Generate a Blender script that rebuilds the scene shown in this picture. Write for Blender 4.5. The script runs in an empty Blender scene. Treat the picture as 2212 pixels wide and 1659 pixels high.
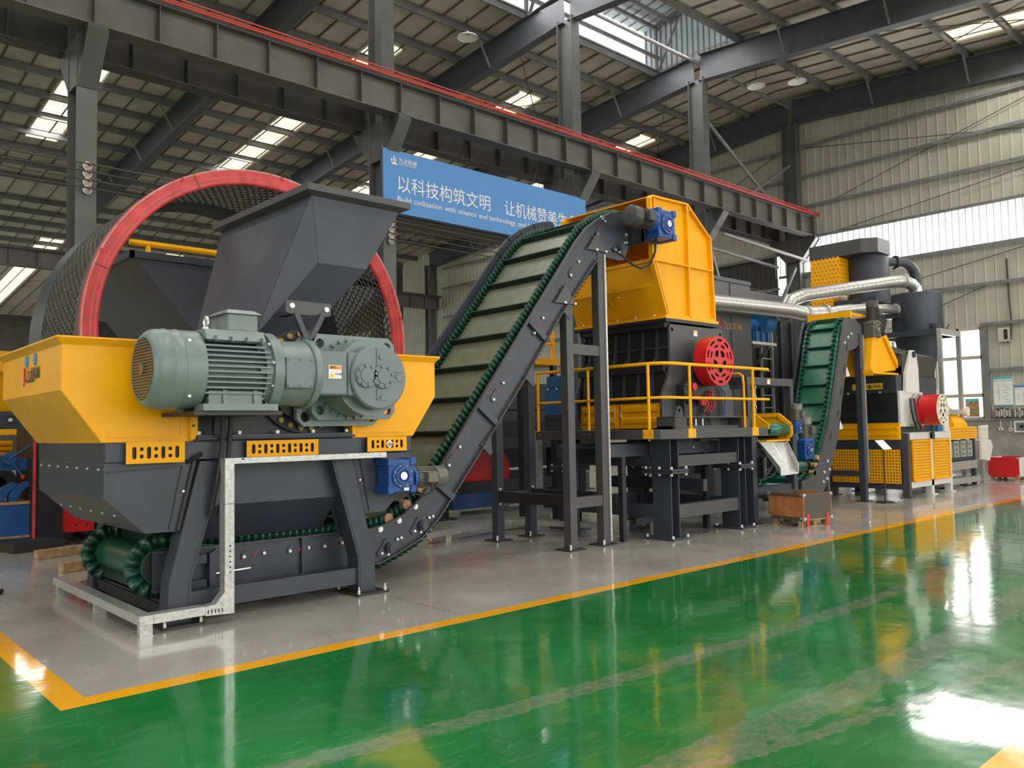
import bpy, bmesh, math, random
from mathutils import Vector, Matrix
random.seed(7)
scn = bpy.context.scene
COL = scn.collection
PI = math.pi
# ------------------------------------------------------------ camera
FPX, CAM_H = 1776.2, 1.6
yaw, pitch, roll = 0.830894, 0.0547323, -0.0183731
fwd = Vector((math.cos(pitch)*math.cos(yaw), math.cos(pitch)*math.sin(yaw), math.sin(pitch)))
rt = Vector((math.sin(yaw), -math.cos(yaw), 0)); up = rt.cross(fwd)
cr, sr = math.cos(roll), math.sin(roll)
rt, up = rt*cr + up*sr, up*cr - rt*sr
cam = bpy.data.cameras.new('camera'); cam.sensor_fit = 'HORIZONTAL'; cam.sensor_width = 36
cam.lens = 36*FPX/2212; cam.clip_end = 300
camo = bpy.data.objects.new('camera', cam); COL.objects.link(camo)
m = Matrix((rt, up, -fwd)).transposed().to_4x4(); m.translation = (0, 0, CAM_H)
camo.matrix_world = m
scn.camera = camo
# ------------------------------------------------------------ sky and exposure
w = bpy.data.worlds.new('sky'); scn.world = w; w.use_nodes = True
bg = w.node_tree.nodes['Background']; bg.inputs['Color'].default_value = (1.0, 0.97, 0.93, 1); bg.inputs['Strength'].default_value = 2.0
scn.view_settings.view_transform = 'Standard'; scn.view_settings.look = 'None'
scn.view_settings.gamma = 1; scn.view_settings.use_curve_mapping = False
scn.view_settings.exposure = 1.15
try:
    scn.cycles.max_bounces = 8; scn.cycles.diffuse_bounces = 4; scn.cycles.glossy_bounces = 4
    scn.cycles.transparent_max_bounces = 12; scn.cycles.sample_clamp_indirect = 6
    scn.cycles.use_denoising = True; scn.cycles.use_fast_gi = False
except Exception: pass
# ------------------------------------------------------------ daylight through the roof lights, lantern and windows
def daylight(name, loc, sx, sy, radiance, rot=(0, 0, 0), col=(1, .97, .92)):
    l = bpy.data.lights.new(name, 'AREA'); l.shape = 'RECTANGLE'; l.size = sx; l.size_y = sy; l.energy = radiance*math.pi*sx*sy; l.color = col
    o = bpy.data.objects.new(name, l); COL.objects.link(o); o.location = loc; o.rotation_euler = rot
    return o
daylight('lantern_daylight', (6, 14.9, 13.3), 31, 2.8, 2.2)
for x_ in (-5.0, 1.0, 7.05, 13.45, 19.4, 25.95):
    daylight('roof_light_near', (x_, 2.5, 12.35), .9, 12, 5.5)
    daylight('roof_light_far', (x_, 28.7, 12.2), .9, 6.5, 3.5)
for x_ in (-2, 4.3, 10.2, 16): daylight('annex_daylight', (x_, 51, 9.8), .9, 13, 3)
daylight('band_daylight', (27.7, 5, 7.65), 1.2, 20, 2.5, (0, PI/2, 0))
daylight('window_daylight', (27.7, 11.2, 3.1), 2.7, 4.3, 2.5, (0, PI/2, 0))
# ------------------------------------------------------------ materials
MATS = {}
def nd(nt, t, **kw):
    n = nt.nodes.new(t)
    for k, v in kw.items(): setattr(n, k, v)
    return n
def mat(name, col, rough=.5, metal=0, noise=0, nscale=8, bump=0, bscale=40, col2=None, coat=0, rvar=0, emit=None, estr=0, spec=None):
    ma = bpy.data.materials.new(name); ma.use_nodes = True; nt = ma.node_tree
    b = nt.nodes['Principled BSDF']
    b.inputs['Base Color'].default_value = (*col, 1); b.inputs['Roughness'].default_value = rough; b.inputs['Metallic'].default_value = metal
    if coat: b.inputs['Coat Weight'].default_value = coat; b.inputs['Coat Roughness'].default_value = .08
    if spec is not None: b.inputs['Specular IOR Level'].default_value = spec
    if emit: b.inputs['Emission Color'].default_value = (*emit, 1); b.inputs['Emission Strength'].default_value = estr
    L = nt.links.new
    tc = nd(nt, 'ShaderNodeTexCoord')
    if noise or col2:
        n = nd(nt, 'ShaderNodeTexNoise'); n.inputs['Scale'].default_value = nscale; n.inputs['Detail'].default_value = 6
        L(tc.outputs['Object'], n.inputs['Vector'])
        r = nd(nt, 'ShaderNodeValToRGB'); L(n.outputs['Fac'], r.inputs['Fac'])
        c2 = col2 or tuple(c*(1-noise) for c in col)
        c1 = col if col2 else tuple(min(1, c*(1+noise*.5)) for c in col)
        r.color_ramp.elements[0].position = .35; r.color_ramp.elements[1].position = .68
        r.color_ramp.elements[0].color = (*c2, 1); r.color_ramp.elements[1].color = (*c1, 1)
        L(r.outputs['Color'], b.inputs['Base Color'])
        if rvar:
            mr = nd(nt, 'ShaderNodeMapRange'); L(n.outputs['Fac'], mr.inputs['Value'])
            mr.inputs['To Min'].default_value = rough+rvar; mr.inputs['To Max'].default_value = max(.03, rough-rvar)
            L(mr.outputs['Result'], b.inputs['Roughness'])
    if bump:
        n2 = nd(nt, 'ShaderNodeTexNoise'); n2.inputs['Scale'].default_value = bscale; n2.inputs['Detail'].default_value = 3
        L(tc.outputs['Object'], n2.inputs['Vector'])
        bp = nd(nt, 'ShaderNodeBump'); bp.inputs['Strength'].default_value = bump; bp.inputs['Distance'].default_value = .01
        L(n2.outputs['Fac'], bp.inputs['Height']); L(bp.outputs['Normal'], b.inputs['Normal'])
    MATS[name] = ma
    return ma
M = MATS
mat('charcoal', (.041, .049, .067), .42, noise=.12, nscale=3, bump=.05, bscale=120)
mat('charcoal_dark', (.018, .019, .023), .45, noise=.15, nscale=3)
mat('charcoal_dusty', (.034, .032, .029), .5, noise=.2, nscale=4)
mat('grey_paint', (.068, .068, .072), .45, noise=.1, nscale=3)
mat('black_rubber', (.012, .012, .013), .5)
mat('yellow', (.93, .43, .003), .28, noise=.06, nscale=3, bump=.08, bscale=90, spec=.22)
mat('yellow_matt', (.93, .43, .005), .42, noise=.08, nscale=3, spec=.2)
mat('motor_green', (.17, .22, .215), .36, noise=.08, nscale=4, bump=.05, bscale=60)
mat('grey_blue', (.155, .195, .205), .40, noise=.08, nscale=4)
mat('motor_grey', (.14, .135, .12), .36, metal=.3, noise=.1, nscale=5)
mat('motor_dark', (.05, .05, .048), .45, noise=.1, nscale=5)
mat('drum_red', (.62, .05, .055), .45, noise=.25, nscale=5, bump=.1, bscale=30)
mat('red', (.60, .014, .016), .32, noise=.06, nscale=3)
mat('drum_grey', (.095, .088, .076), .6, noise=.3, nscale=6)
mat('drum_rust', (.55, .16, .14), .6, col2=(.60, .34, .30), nscale=9)
mat('galv', (.62, .62, .60), .34, metal=.55, col2=(.42, .43, .43), nscale=25)
mat('duct_metal', (.60, .59, .56), .36, metal=.85, col2=(.48, .48, .46), nscale=18)
mat('bright_steel', (.72, .72, .72), .3, metal=.9)
mat('white_bolt', (.75, .75, .75), .35, metal=.3)
mat('rust', (.25, .12, .06), .8, noise=.4, nscale=20)
mat('blue_gear', (.012, .075, .30), .36, noise=.1, nscale=8)
mat('blue_paint', (.02, .13, .32), .38, noise=.1, nscale=4)
mat('blue_press', (.015, .085, .26), .38, noise=.12, nscale=4)
mat('sign_blue', (.075, .27, .62), .42, noise=.03, nscale=2)
mat('sign_blue_deep', (.02, .07, .33), .45)
mat('white', (.82, .82, .80), .45)
mat('white_paint', (.70, .69, .66), .45, noise=.05, nscale=4)
mat('belt_green', (.010, .065, .042), .38, noise=.25, nscale=10)
mat('belt_dark', (.008, .030, .020), .45, noise=.2, nscale=10)
def belt_two_tone():  # belt colour by X: dark green at the tail, olive further along
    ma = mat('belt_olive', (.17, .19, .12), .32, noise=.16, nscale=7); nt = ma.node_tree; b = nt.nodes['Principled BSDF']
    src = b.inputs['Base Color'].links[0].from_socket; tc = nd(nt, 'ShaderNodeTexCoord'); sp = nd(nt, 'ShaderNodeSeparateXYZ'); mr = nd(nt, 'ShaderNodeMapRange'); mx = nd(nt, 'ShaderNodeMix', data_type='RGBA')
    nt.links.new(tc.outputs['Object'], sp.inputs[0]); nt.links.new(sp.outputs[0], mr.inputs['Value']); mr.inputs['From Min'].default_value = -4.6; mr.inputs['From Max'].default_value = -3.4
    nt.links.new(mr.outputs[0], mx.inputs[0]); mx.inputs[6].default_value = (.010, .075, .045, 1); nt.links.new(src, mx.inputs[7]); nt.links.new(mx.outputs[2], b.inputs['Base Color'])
belt_two_tone()
mat('belt_bright', (.015, .15, .085), .22, noise=.2, nscale=6)
mat('wood', (.50, .33, .18), .7, col2=(.30, .17, .08), nscale=12)
mat('ply', (.50, .22, .075), .55, col2=(.36, .13, .04), nscale=5)
mat('osb_dark', (.05, .042, .033), .6, col2=(.11, .095, .07), nscale=60)
mat('steel_col', (.115, .12, .118), .5, noise=.15, nscale=2)
mat('steel_dark', (.065, .063, .062), .5, noise=.2, nscale=2)
mat('steel_beam', (.12, .115, .11), .5, noise=.25, nscale=1.5)
mat('steel_roof', (.085, .092, .11), .45, noise=.15, nscale=2)
mat('purlin', (.20, .20, .20), .5, noise=.2, nscale=3)
mat('conductor_red', (.55, .05, .03), .4)
mat('wire', (.05, .04, .035), .5)
mat('copper', (.38, .25, .18), .5, metal=.5)
mat('porcelain', (.75, .70, .62), .3)
mat('concrete', (.30, .285, .25), .8, noise=.25, nscale=3, bump=.1, bscale=20)
mat('window_frame', (.50, .45, .38), .5)
mat('sensor_black', (.02, .02, .02), .4)
mat('label_yellow', (.85, .60, .04), .5)
mat('paper', (.80, .83, .80), .6)
mat('paper_teal', (.12, .50, .58), .6)
mat('paper_blue', (.12, .22, .55), .6)
mat('paper_text', (.25, .30, .30), .6)
mat('orange_label', (.85, .30, .02), .5)
mat('text_red', (.55, .02, .03), .5)
mat('gold', (.42, .28, .08), .5)
mat('book_a', (.30, .28, .25), .6); mat('book_b', (.06, .06, .07), .5); mat('book_c', (.55, .53, .50), .6)
mat('green_led', (.1, .5, .1), .4, emit=(.1, .9, .2), estr=1.0)
mat('hose_red', (.5, .02, .02), .4)

def roof_mat(name, c, c2, axis):
    ma = mat(name, c, .6, col2=c2, nscale=1.2)
    return ma
roof_mat('roof_sheet', (.60, .55, .45), (.44, .40, .33), 0)
mat('roof_rib', (.16, .14, .115), .6)
mat('wall_sheet', (.50, .49, .40), .55, col2=(.42, .41, .33), nscale=1.0)
mat('wall_rib', (.56, .55, .46), .55)
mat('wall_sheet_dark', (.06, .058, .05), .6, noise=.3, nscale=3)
mat('lantern_sheet', (.55, .62, .66), .5, noise=.1, nscale=3)
def emit_mat(name, c, s, c2=None, scale=3, stretch=(1, 1, 1)):
    ma = bpy.data.materials.new(name); ma.use_nodes = True; nt = ma.node_tree
    for n in list(nt.nodes): nt.nodes.remove(n)
    o = nd(nt, 'ShaderNodeOutputMaterial'); e = nd(nt, 'ShaderNodeEmission'); e.inputs['Strength'].default_value = s
    tc = nd(nt, 'ShaderNodeTexCoord'); mp = nd(nt, 'ShaderNodeMapping'); mp.inputs['Scale'].default_value = stretch
    n = nd(nt, 'ShaderNodeTexNoise'); n.inputs['Scale'].default_value = scale
    nt.links.new(tc.outputs['Object'], mp.inputs['Vector']); nt.links.new(mp.outputs['Vector'], n.inputs['Vector'])
    r = nd(nt, 'ShaderNodeValToRGB'); nt.links.new(n.outputs['Fac'], r.inputs['Fac'])
    r.color_ramp.elements[0].position = .3; r.color_ramp.elements[1].position = .62
    r.color_ramp.elements[0].color = (*(c2 or c), 1); r.color_ramp.elements[1].color = (*c, 1)
    nt.links.new(r.outputs['Color'], e.inputs['Color']); nt.links.new(e.outputs[0], o.inputs['Surface'])
    MATS[name] = ma; return ma
emit_mat('skylight_glow', (1, .93, .72), .66, (.95, .80, .45), 4, (6, .6, 1))
emit_mat('lantern_glow', (1, 1, 1), .75, (.85, .90, .92), 2)
emit_mat('band_glow', (1, .985, .97), .60, (.78, .76, .73), 2.2, (1, 5, .25))
emit_mat('window_glow', (1, .97, .95), .64, (.85, .86, .92), .7, (1, .4, 1.5))
def perforated(name, col, pitch, hole, stagger=False, rough=.35):
    """sheet metal with round holes through it, pitch in metres; pattern on the two in-plane axes of object space"""
    ma = mat(name, col, rough); nt = ma.node_tree; L = nt.links.new
    b = nt.nodes['Principled BSDF']; out = nt.nodes['Material Output']
    tc = nd(nt, 'ShaderNodeTexCoord'); sep = nd(nt, 'ShaderNodeSeparateXYZ'); L(tc.outputs['Object'], sep.inputs[0])
    ge = nd(nt, 'ShaderNodeNewGeometry'); sn = nd(nt, 'ShaderNodeSeparateXYZ'); L(ge.outputs['Normal'], sn.inputs[0])
    def mth(op, a, b_=None, **k):
        n = nd(nt, 'ShaderNodeMath', operation=op)
        for i, v in enumerate((a, b_)):
            if v is None: continue
            if isinstance(v, (int, float)): n.inputs[i].default_value = v
            else: L(v, n.inputs[i])
        return n.outputs[0]
    ax = mth('GREATER_THAN', mth('ABSOLUTE', sn.outputs[0]), .7)      # sheet faces X: use Y, otherwise use X
    mx = nd(nt, 'ShaderNodeMix'); L(ax, mx.inputs[0]); L(sep.outputs[0], mx.inputs[2]); L(sep.outputs[1], mx.inputs[3])
    u = mth('DIVIDE', mx.outputs[0], pitch); v = mth('DIVIDE', sep.outputs[2], pitch)
    if stagger:
        row = mth('FLOOR', v); u = mth('ADD', u, mth('MULTIPLY', row, .5))
    fu = mth('SUBTRACT', mth('FRACT', u), .5); fv = mth('SUBTRACT', mth('FRACT', v), .5)
    d = mth('SQRT', mth('ADD', mth('MULTIPLY', fu, fu), mth('MULTIPLY', fv, fv)))
    h = mth('LESS_THAN', d, hole/pitch/2)
    tr = nd(nt, 'ShaderNodeBsdfTransparent'); mix = nd(nt, 'ShaderNodeMixShader')
    L(h, mix.inputs[0]); L(b.outputs[0], mix.inputs[1]); L(tr.outputs[0], mix.inputs[2]); L(mix.outputs[0], out.inputs['Surface'])
    return ma
perforated('perf_yellow', (.93, .43, .006), .062, .029)
perforated('perf_yellow_fine', (.93, .43, .006), .11, .042, True)
# ------------------------------------------------------------ mesh builder
class B:
    def __init__(s): s.v = []; s.f = []
    def add(s, vs, fs):
        k = len(s.v); s.v += [Vector(p) for p in vs]; s.f += [tuple(i+k for i in f) for f in fs]; return s
    def box(s, x0, x1, y0, y1, z0, z1):
        return s.add([(x, y, z) for z in (z0, z1) for y in (y0, y1) for x in (x0, x1)],
                     [(0, 2, 3, 1), (4, 5, 7, 6), (0, 1, 5, 4), (2, 6, 7, 3), (0, 4, 6, 2), (1, 3, 7, 5)])
    def beam(s, p0, p1, w, h, u=(0, 0, 1)):
        p0, p1 = Vector(p0), Vector(p1); d = (p1-p0).normalized(); a = d.cross(Vector(u))
        if a.length < 1e-4: a = d.cross(Vector((0, 1, 0)))
        a.normalize(); c = a.cross(d).normalized(); a *= w/2; c *= h/2
        return s.add([p+i*a+j*c for p in (p0, p1) for i, j in ((-1, -1), (1, -1), (1, 1), (-1, 1))],
                     [(0, 1, 2, 3), (7, 6, 5, 4), (0, 4, 5, 1), (1, 5, 6, 2), (2, 6, 7, 3), (3, 7, 4, 0)])
    def ibeam(s, p0, p1, w, h, t=.02, u=(0, 0, 1)):
        p0, p1 = Vector(p0), Vector(p1); d = (p1-p0).normalized(); a = d.cross(Vector(u)).normalized(); c = a.cross(d).normalized()
        for k in (-1, 1): s.beam(p0+c*k*(h/2-t/2), p1+c*k*(h/2-t/2), w, t, u)
        return s.beam(p0, p1, t, h-2*t, u)
    def poly(s, pts): return s.add(pts, [tuple(range(len(pts)))])
    def prism(s, pts, ax, a, b):
        n = len(pts)
        f3 = {'x': lambda p, t: (t, p[0], p[1]), 'y': lambda p, t: (p[0], t, p[1]), 'z': lambda p, t: (p[0], p[1], t)}[ax]
        return s.add([f3(p, a) for p in pts]+[f3(p, b) for p in pts],
                     [tuple(range(n)), tuple(range(2*n-1, n-1, -1))]+[(i, i+n, (i+1) % n+n, (i+1) % n) for i in range(n)])
    def cyl(s, p0, p1, r, n=20, r1=None, cap=True):
        r1 = r if r1 is None else r1
        p0, p1 = Vector(p0), Vector(p1); d = (p1-p0).normalized(); a = d.orthogonal().normalized(); c = d.cross(a)
        vs = [p+(a*math.cos(2*PI*i/n)+c*math.sin(2*PI*i/n))*q for p, q in ((p0, r), (p1, r1)) for i in range(n)]
        fs = [(i, (i+1) % n, (i+1) % n+n, i+n) for i in range(n)]
        if cap: fs += [tuple(range(n-1, -1, -1)), tuple(range(n, 2*n))]
        return s.add(vs, fs)
    def lathe(s, prof, o, d, n=32, close=False):
        o, d = Vector(o), Vector(d).normalized(); a = d.orthogonal().normalized(); c = d.cross(a)
        m_ = len(prof); vs = [o+d*t+(a*math.cos(2*PI*i/n)+c*math.sin(2*PI*i/n))*r for t, r in prof for i in range(n)]
        fs = [(k*n+i, k*n+(i+1) % n, (k+1) % m_*n+(i+1) % n, (k+1) % m_*n+i) for k in range(m_ if close else m_-1) for i in range(n)]
        return s.add(vs, fs)
    def tube(s, pts, r, n=8):
        pts = [Vector(p) for p in pts]; k = len(pts); vs = []; prev = None
        for i, p in enumerate(pts):
            d = (pts[min(i+1, k-1)]-pts[max(i-1, 0)]).normalized()
            a = d.orthogonal().normalized() if prev is None else (prev-d*prev.dot(d)).normalized()
            prev = a; c = d.cross(a)
            vs += [p+(a*math.cos(2*PI*j/n)+c*math.sin(2*PI*j/n))*r for j in range(n)]
        fs = [(i*n+j, i*n+(j+1) % n, (i+1)*n+(j+1) % n, (i+1)*n+j) for i in range(k-1) for j in range(n)]
        fs += [tuple(range(n-1, -1, -1)), tuple(range((k-1)*n, k*n))]
        return s.add(vs, fs)
    def bolts(s, pts, d, r=.016, h=.014):
        for p in pts: p = Vector(p); s.cyl(p, p+Vector(d).normalized()*h, r, 6)
        return s
    def xf(s, m_): s.v = [m_ @ p for p in s.v]; return s
    def merge(s, o): return s.add(o.v, o.f)
INV = {}
def put(o, parent):
    COL.objects.link(o)
    if parent is not None: o.parent = parent
    return o
NOSPLIT = ('text', 'logo', 'rib', 'stiffener', 'knockout', 'grille', 'seam', 'label', 'belt', 'sidewall', 'groove', 'ridge', 'slot', 'sticker', 'stay', 'frame', 'edge', 'hole', 'sheet')
def clusters(b):
    """separate pieces of a builder: connected faces, then pieces whose boxes touch"""
    par = list(range(len(b.v)))
    def fd(i):
        while par[i] != i: par[i] = par[par[i]]; i = par[i]
        return i
    for f in b.f:
        r0 = fd(f[0])
        for i in f[1:]: par[fd(i)] = r0
    grp = {}
    for f in b.f: grp.setdefault(fd(f[0]), []).append(f)
    bx = []
    for k, fs in grp.items():
        ids = {i for f in fs for i in f}; P = [b.v[i] for i in ids]
        bx.append([[min(p[a] for p in P)-.004 for a in range(3)], [max(p[a] for p in P)+.004 for a in range(3)], fs])
    ch = True
    while ch and len(bx) > 1:
        ch = False
        for i in range(len(bx)):
            for j in range(len(bx)-1, i, -1):
                A, C = bx[i], bx[j]
                if all(A[0][a] <= C[1][a] and C[0][a] <= A[1][a] for a in range(3)):
                    bx[i] = [[min(A[0][a], C[0][a]) for a in range(3)], [max(A[1][a], C[1][a]) for a in range(3)], A[2]+C[2]]; bx.pop(j); ch = True
    out = []
    for q in bx:
        n = B(); mp = {}
        for f in q[2]:
            for i in f:
                if i not in mp: mp[i] = len(n.v); n.v.append(b.v[i])
            n.f.append(tuple(mp[i] for i in f))
        out.append(n)
    return out
def build(b, name, material, parent=None, smooth=False, solid=0, bevel=0, local=False, angle=35):
    if parent is not None and parent.get('kind') != 'structure' and len(b.f) < 3000 and not any(w_ in name for w_ in NOSPLIT):
        cs = clusters(b)
        if 1 < len(cs) <= 100:
            return [build1(c, name, material, parent, smooth, solid, bevel, local, angle) for c in cs][0]
    return build1(b, name, material, parent, smooth, solid, bevel, local, angle)
def build1(b, name, material, parent=None, smooth=False, solid=0, bevel=0, local=False, angle=35):
    me = bpy.data.meshes.new(name)
    pm = None
    if parent is not None and not local: pm = INV.get(parent)
    vs = [pm @ p for p in b.v] if pm is not None else b.v
    me.from_pydata([tuple(p) for p in vs], [], b.f); me.validate()
    bm = bmesh.new(); bm.from_mesh(me); bmesh.ops.recalc_face_normals(bm, faces=bm.faces)
    if smooth:
        for f in bm.faces: f.smooth = True
        for e in bm.edges:
            if len(e.link_faces) == 2 and e.calc_face_angle(0) > math.radians(angle): e.smooth = False
    bm.to_mesh(me); bm.free()
    me.materials.append(M[material] if isinstance(material, str) else material)
    o = put(bpy.data.objects.new(name, me), parent)
    if parent is not None: INV[o] = INV.get(parent)
    if solid:
        s_ = o.modifiers.new('t', 'SOLIDIFY'); s_.thickness = solid; s_.offset = 0
    if bevel:
        v_ = o.modifiers.new('b', 'BEVEL'); v_.width = bevel; v_.segments = 2; v_.limit_method = 'ANGLE'
    return o
def tag(o, label, cat, group=None, kind=None):
    o['label'] = label
    if cat: o['category'] = cat
    if group: o['group'] = group
    if kind: o['kind'] = kind
    return o
def thing(name, label, cat, loc=(0, 0, 0), rot=None, group=None, kind=None):
    o = bpy.data.objects.new(name, None); o.empty_display_size = .2; COL.objects.link(o)
    m_ = Matrix.Translation(Vector(loc))
    if rot is not None: m_ = m_ @ (rot.to_4x4() if isinstance(rot, Matrix) else Matrix.Rotation(rot, 4, 'Z'))
    o.matrix_world = m_; INV[o] = m_.inverted()
    return tag(o, label, cat, group, kind)
def struct(b, name, material, label=None, cat='structure', **k):
    o = build(b, name, material, **k); o['kind'] = 'structure'
    if label: o['label'] = label
    o['category'] = cat
    return o
def dup(root, loc, label=None, rot=None):
    def cp(o, par):
        c = o.copy(); COL.objects.link(c)
        if par is not None: c.parent = par
        for ch in kids.get(o, []): cp(ch, c)
        return c
    kids = {}
    for o in bpy.data.objects:
        if o.parent: kids.setdefault(o.parent, []).append(o)
    c = cp(root, None); m_ = Matrix.Translation(Vector(loc))
    if rot is not None: m_ = m_ @ rot.to_4x4()
    c.matrix_world = m_; INV[c] = m_.inverted()
    if label: c['label'] = label
    return c
def curve_mesh(splines, depth):
    """flat outline with holes (2-D splines), extruded to a plate of the given thickness, as builder data in the XY plane"""
    cu = bpy.data.curves.new('c', 'CURVE'); cu.dimensions = '2D'; cu.fill_mode = 'BOTH'; cu.extrude = depth/2
    for pts in splines:
        s = cu.splines.new('POLY'); s.points.add(len(pts)-1); s.use_cyclic_u = True
        for p, q in zip(s.points, pts): p.co = (q[0], q[1], 0, 1)
    o = bpy.data.objects.new('c', cu); COL.objects.link(o)
    dg = bpy.context.evaluated_depsgraph_get(); dg.update()
    me = bpy.data.meshes.new_from_object(o.evaluated_get(dg))
    b = B(); b.v = [v.co.copy() for v in me.vertices]; b.f = [tuple(p.vertices) for p in me.polygons]
    bpy.data.objects.remove(o); bpy.data.curves.remove(cu); bpy.data.meshes.remove(me)
    return b
def circ(cx, cy, r, n=20, a0=0): return [(cx+r*math.cos(a0+2*PI*i/n), cy+r*math.sin(a0+2*PI*i/n)) for i in range(n)]
def slot(cx, cy, w_, h_, n=8):
    r = w_/2; k = h_/2-r
    return [(cx+r*math.cos(PI*i/n), cy+k+r*math.sin(PI*i/n)) for i in range(n+1)]+[(cx-r*math.cos(PI*i/n), cy-k-r*math.sin(PI*i/n)) for i in range(n+1)]
def arcslot(cx, cy, r, w_, a0, a1, n=8):
    return [(cx+(r+w_/2)*math.cos(a0+(a1-a0)*i/n), cy+(r+w_/2)*math.sin(a0+(a1-a0)*i/n)) for i in range(n+1)] + \
           [(cx+(r-w_/2)*math.cos(a1-(a1-a0)*i/n), cy+(r-w_/2)*math.sin(a1-(a1-a0)*i/n)) for i in range(n+1)]
def xz(m_, y):
    """map the XY plate to the XZ plane at depth y, facing -Y"""
    return m_.xf(Matrix(((1, 0, 0, 0), (0, 0, 1, y), (0, 1, 0, 0), (0, 0, 0, 1))))
def yz(m_, x):
    """map the XY plate to the YZ plane at x: plate X runs to -Y so that it reads from -X"""
    return m_.xf(Matrix(((0, 0, 1, x), (-1, 0, 0, 0), (0, 1, 0, 0), (0, 0, 0, 1))))
def text_mesh(txt, size, depth=.004, align='LEFT', sx=1.0, bold=0):
    cu = bpy.data.curves.new('t', 'FONT'); cu.body = txt; cu.size = size; cu.extrude = depth/2; cu.align_x = align; cu.resolution_u = 4
    if bold: cu.offset = bold
    o = bpy.data.objects.new('t', cu); COL.objects.link(o)
    dg = bpy.context.evaluated_depsgraph_get(); dg.update()
    me = bpy.data.meshes.new_from_object(o.evaluated_get(dg))
    b = B(); b.v = [Vector((v.co.x*sx, v.co.y, v.co.z)) for v in me.vertices]; b.f = [tuple(p.vertices) for p in me.polygons]
    bpy.data.objects.remove(o); bpy.data.curves.remove(cu); bpy.data.meshes.remove(me)
    return b
def solid_text(txt, size, depth, fat=.0):
    """lettering whose overlapping strokes all stay filled: each outline is filled by itself, with only the holes that lie inside it"""
    from mathutils.geometry import interpolate_bezier
    cu = bpy.data.curves.new('t', 'FONT'); cu.body = txt; cu.size = size
    o = bpy.data.objects.new('t', cu); COL.objects.link(o); dg = bpy.context.evaluated_depsgraph_get(); dg.update()
    c = o.to_curve(dg); loops = []
    for s in c.splines:
        bp, P = list(s.bezier_points), []
        for a, d in zip(bp, bp[1:]+bp[:1]): P += [tuple(q[:2]) for q in interpolate_bezier(a.co, a.handle_right, d.handle_left, d.co, 4)[:-1]]
        Q = [p for i, p in enumerate(P) if (Vector(p)-Vector(P[i-1])).length > 1e-5]
        if len(Q) > 2: loops.append((sum(x0*y1-x1*y0 for (x0, y0), (x1, y1) in zip(Q, Q[1:]+Q[:1]))/2, Q))
    o.to_curve_clear(); bpy.data.objects.remove(o); bpy.data.curves.remove(cu)
    sg = math.copysign(1, max(loops, key=lambda l: abs(l[0]))[0])
    def inside(p, Q):
        r = False
        for (x0, y0), (x1, y1) in zip(Q, Q[1:]+Q[:1]):
            if (y0 > p[1]) != (y1 > p[1]) and p[0] < (x1-x0)*(p[1]-y0)/(y1-y0)+x0: r = not r
        return r
    b = B(); outs = [l for l in loops if l[0]*sg > 0]; ins = [l for l in loops if l[0]*sg <= 0]
    for A, Q in outs: b.merge(curve_mesh([Q]+[h for a, h in ins if abs(a) < abs(A) and inside(h[0], Q)], depth))
    return b
def at(b, x, y, z): b.v = [p+Vector((x, y, z)) for p in b.v]; return b
# ============================================================ HALL
XW, YC, YF, YN = 27.9, 14.9, 37.0, -7.0            # end wall, middle columns, far columns, near eave
BAYS = [-8.12, -2.12, 3.88, 9.88, 15.88, 21.88, 27.65]
zb = lambda y: 12.55-.083*abs(y-YC)
zs = lambda y: zb(y)+1.07
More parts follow.
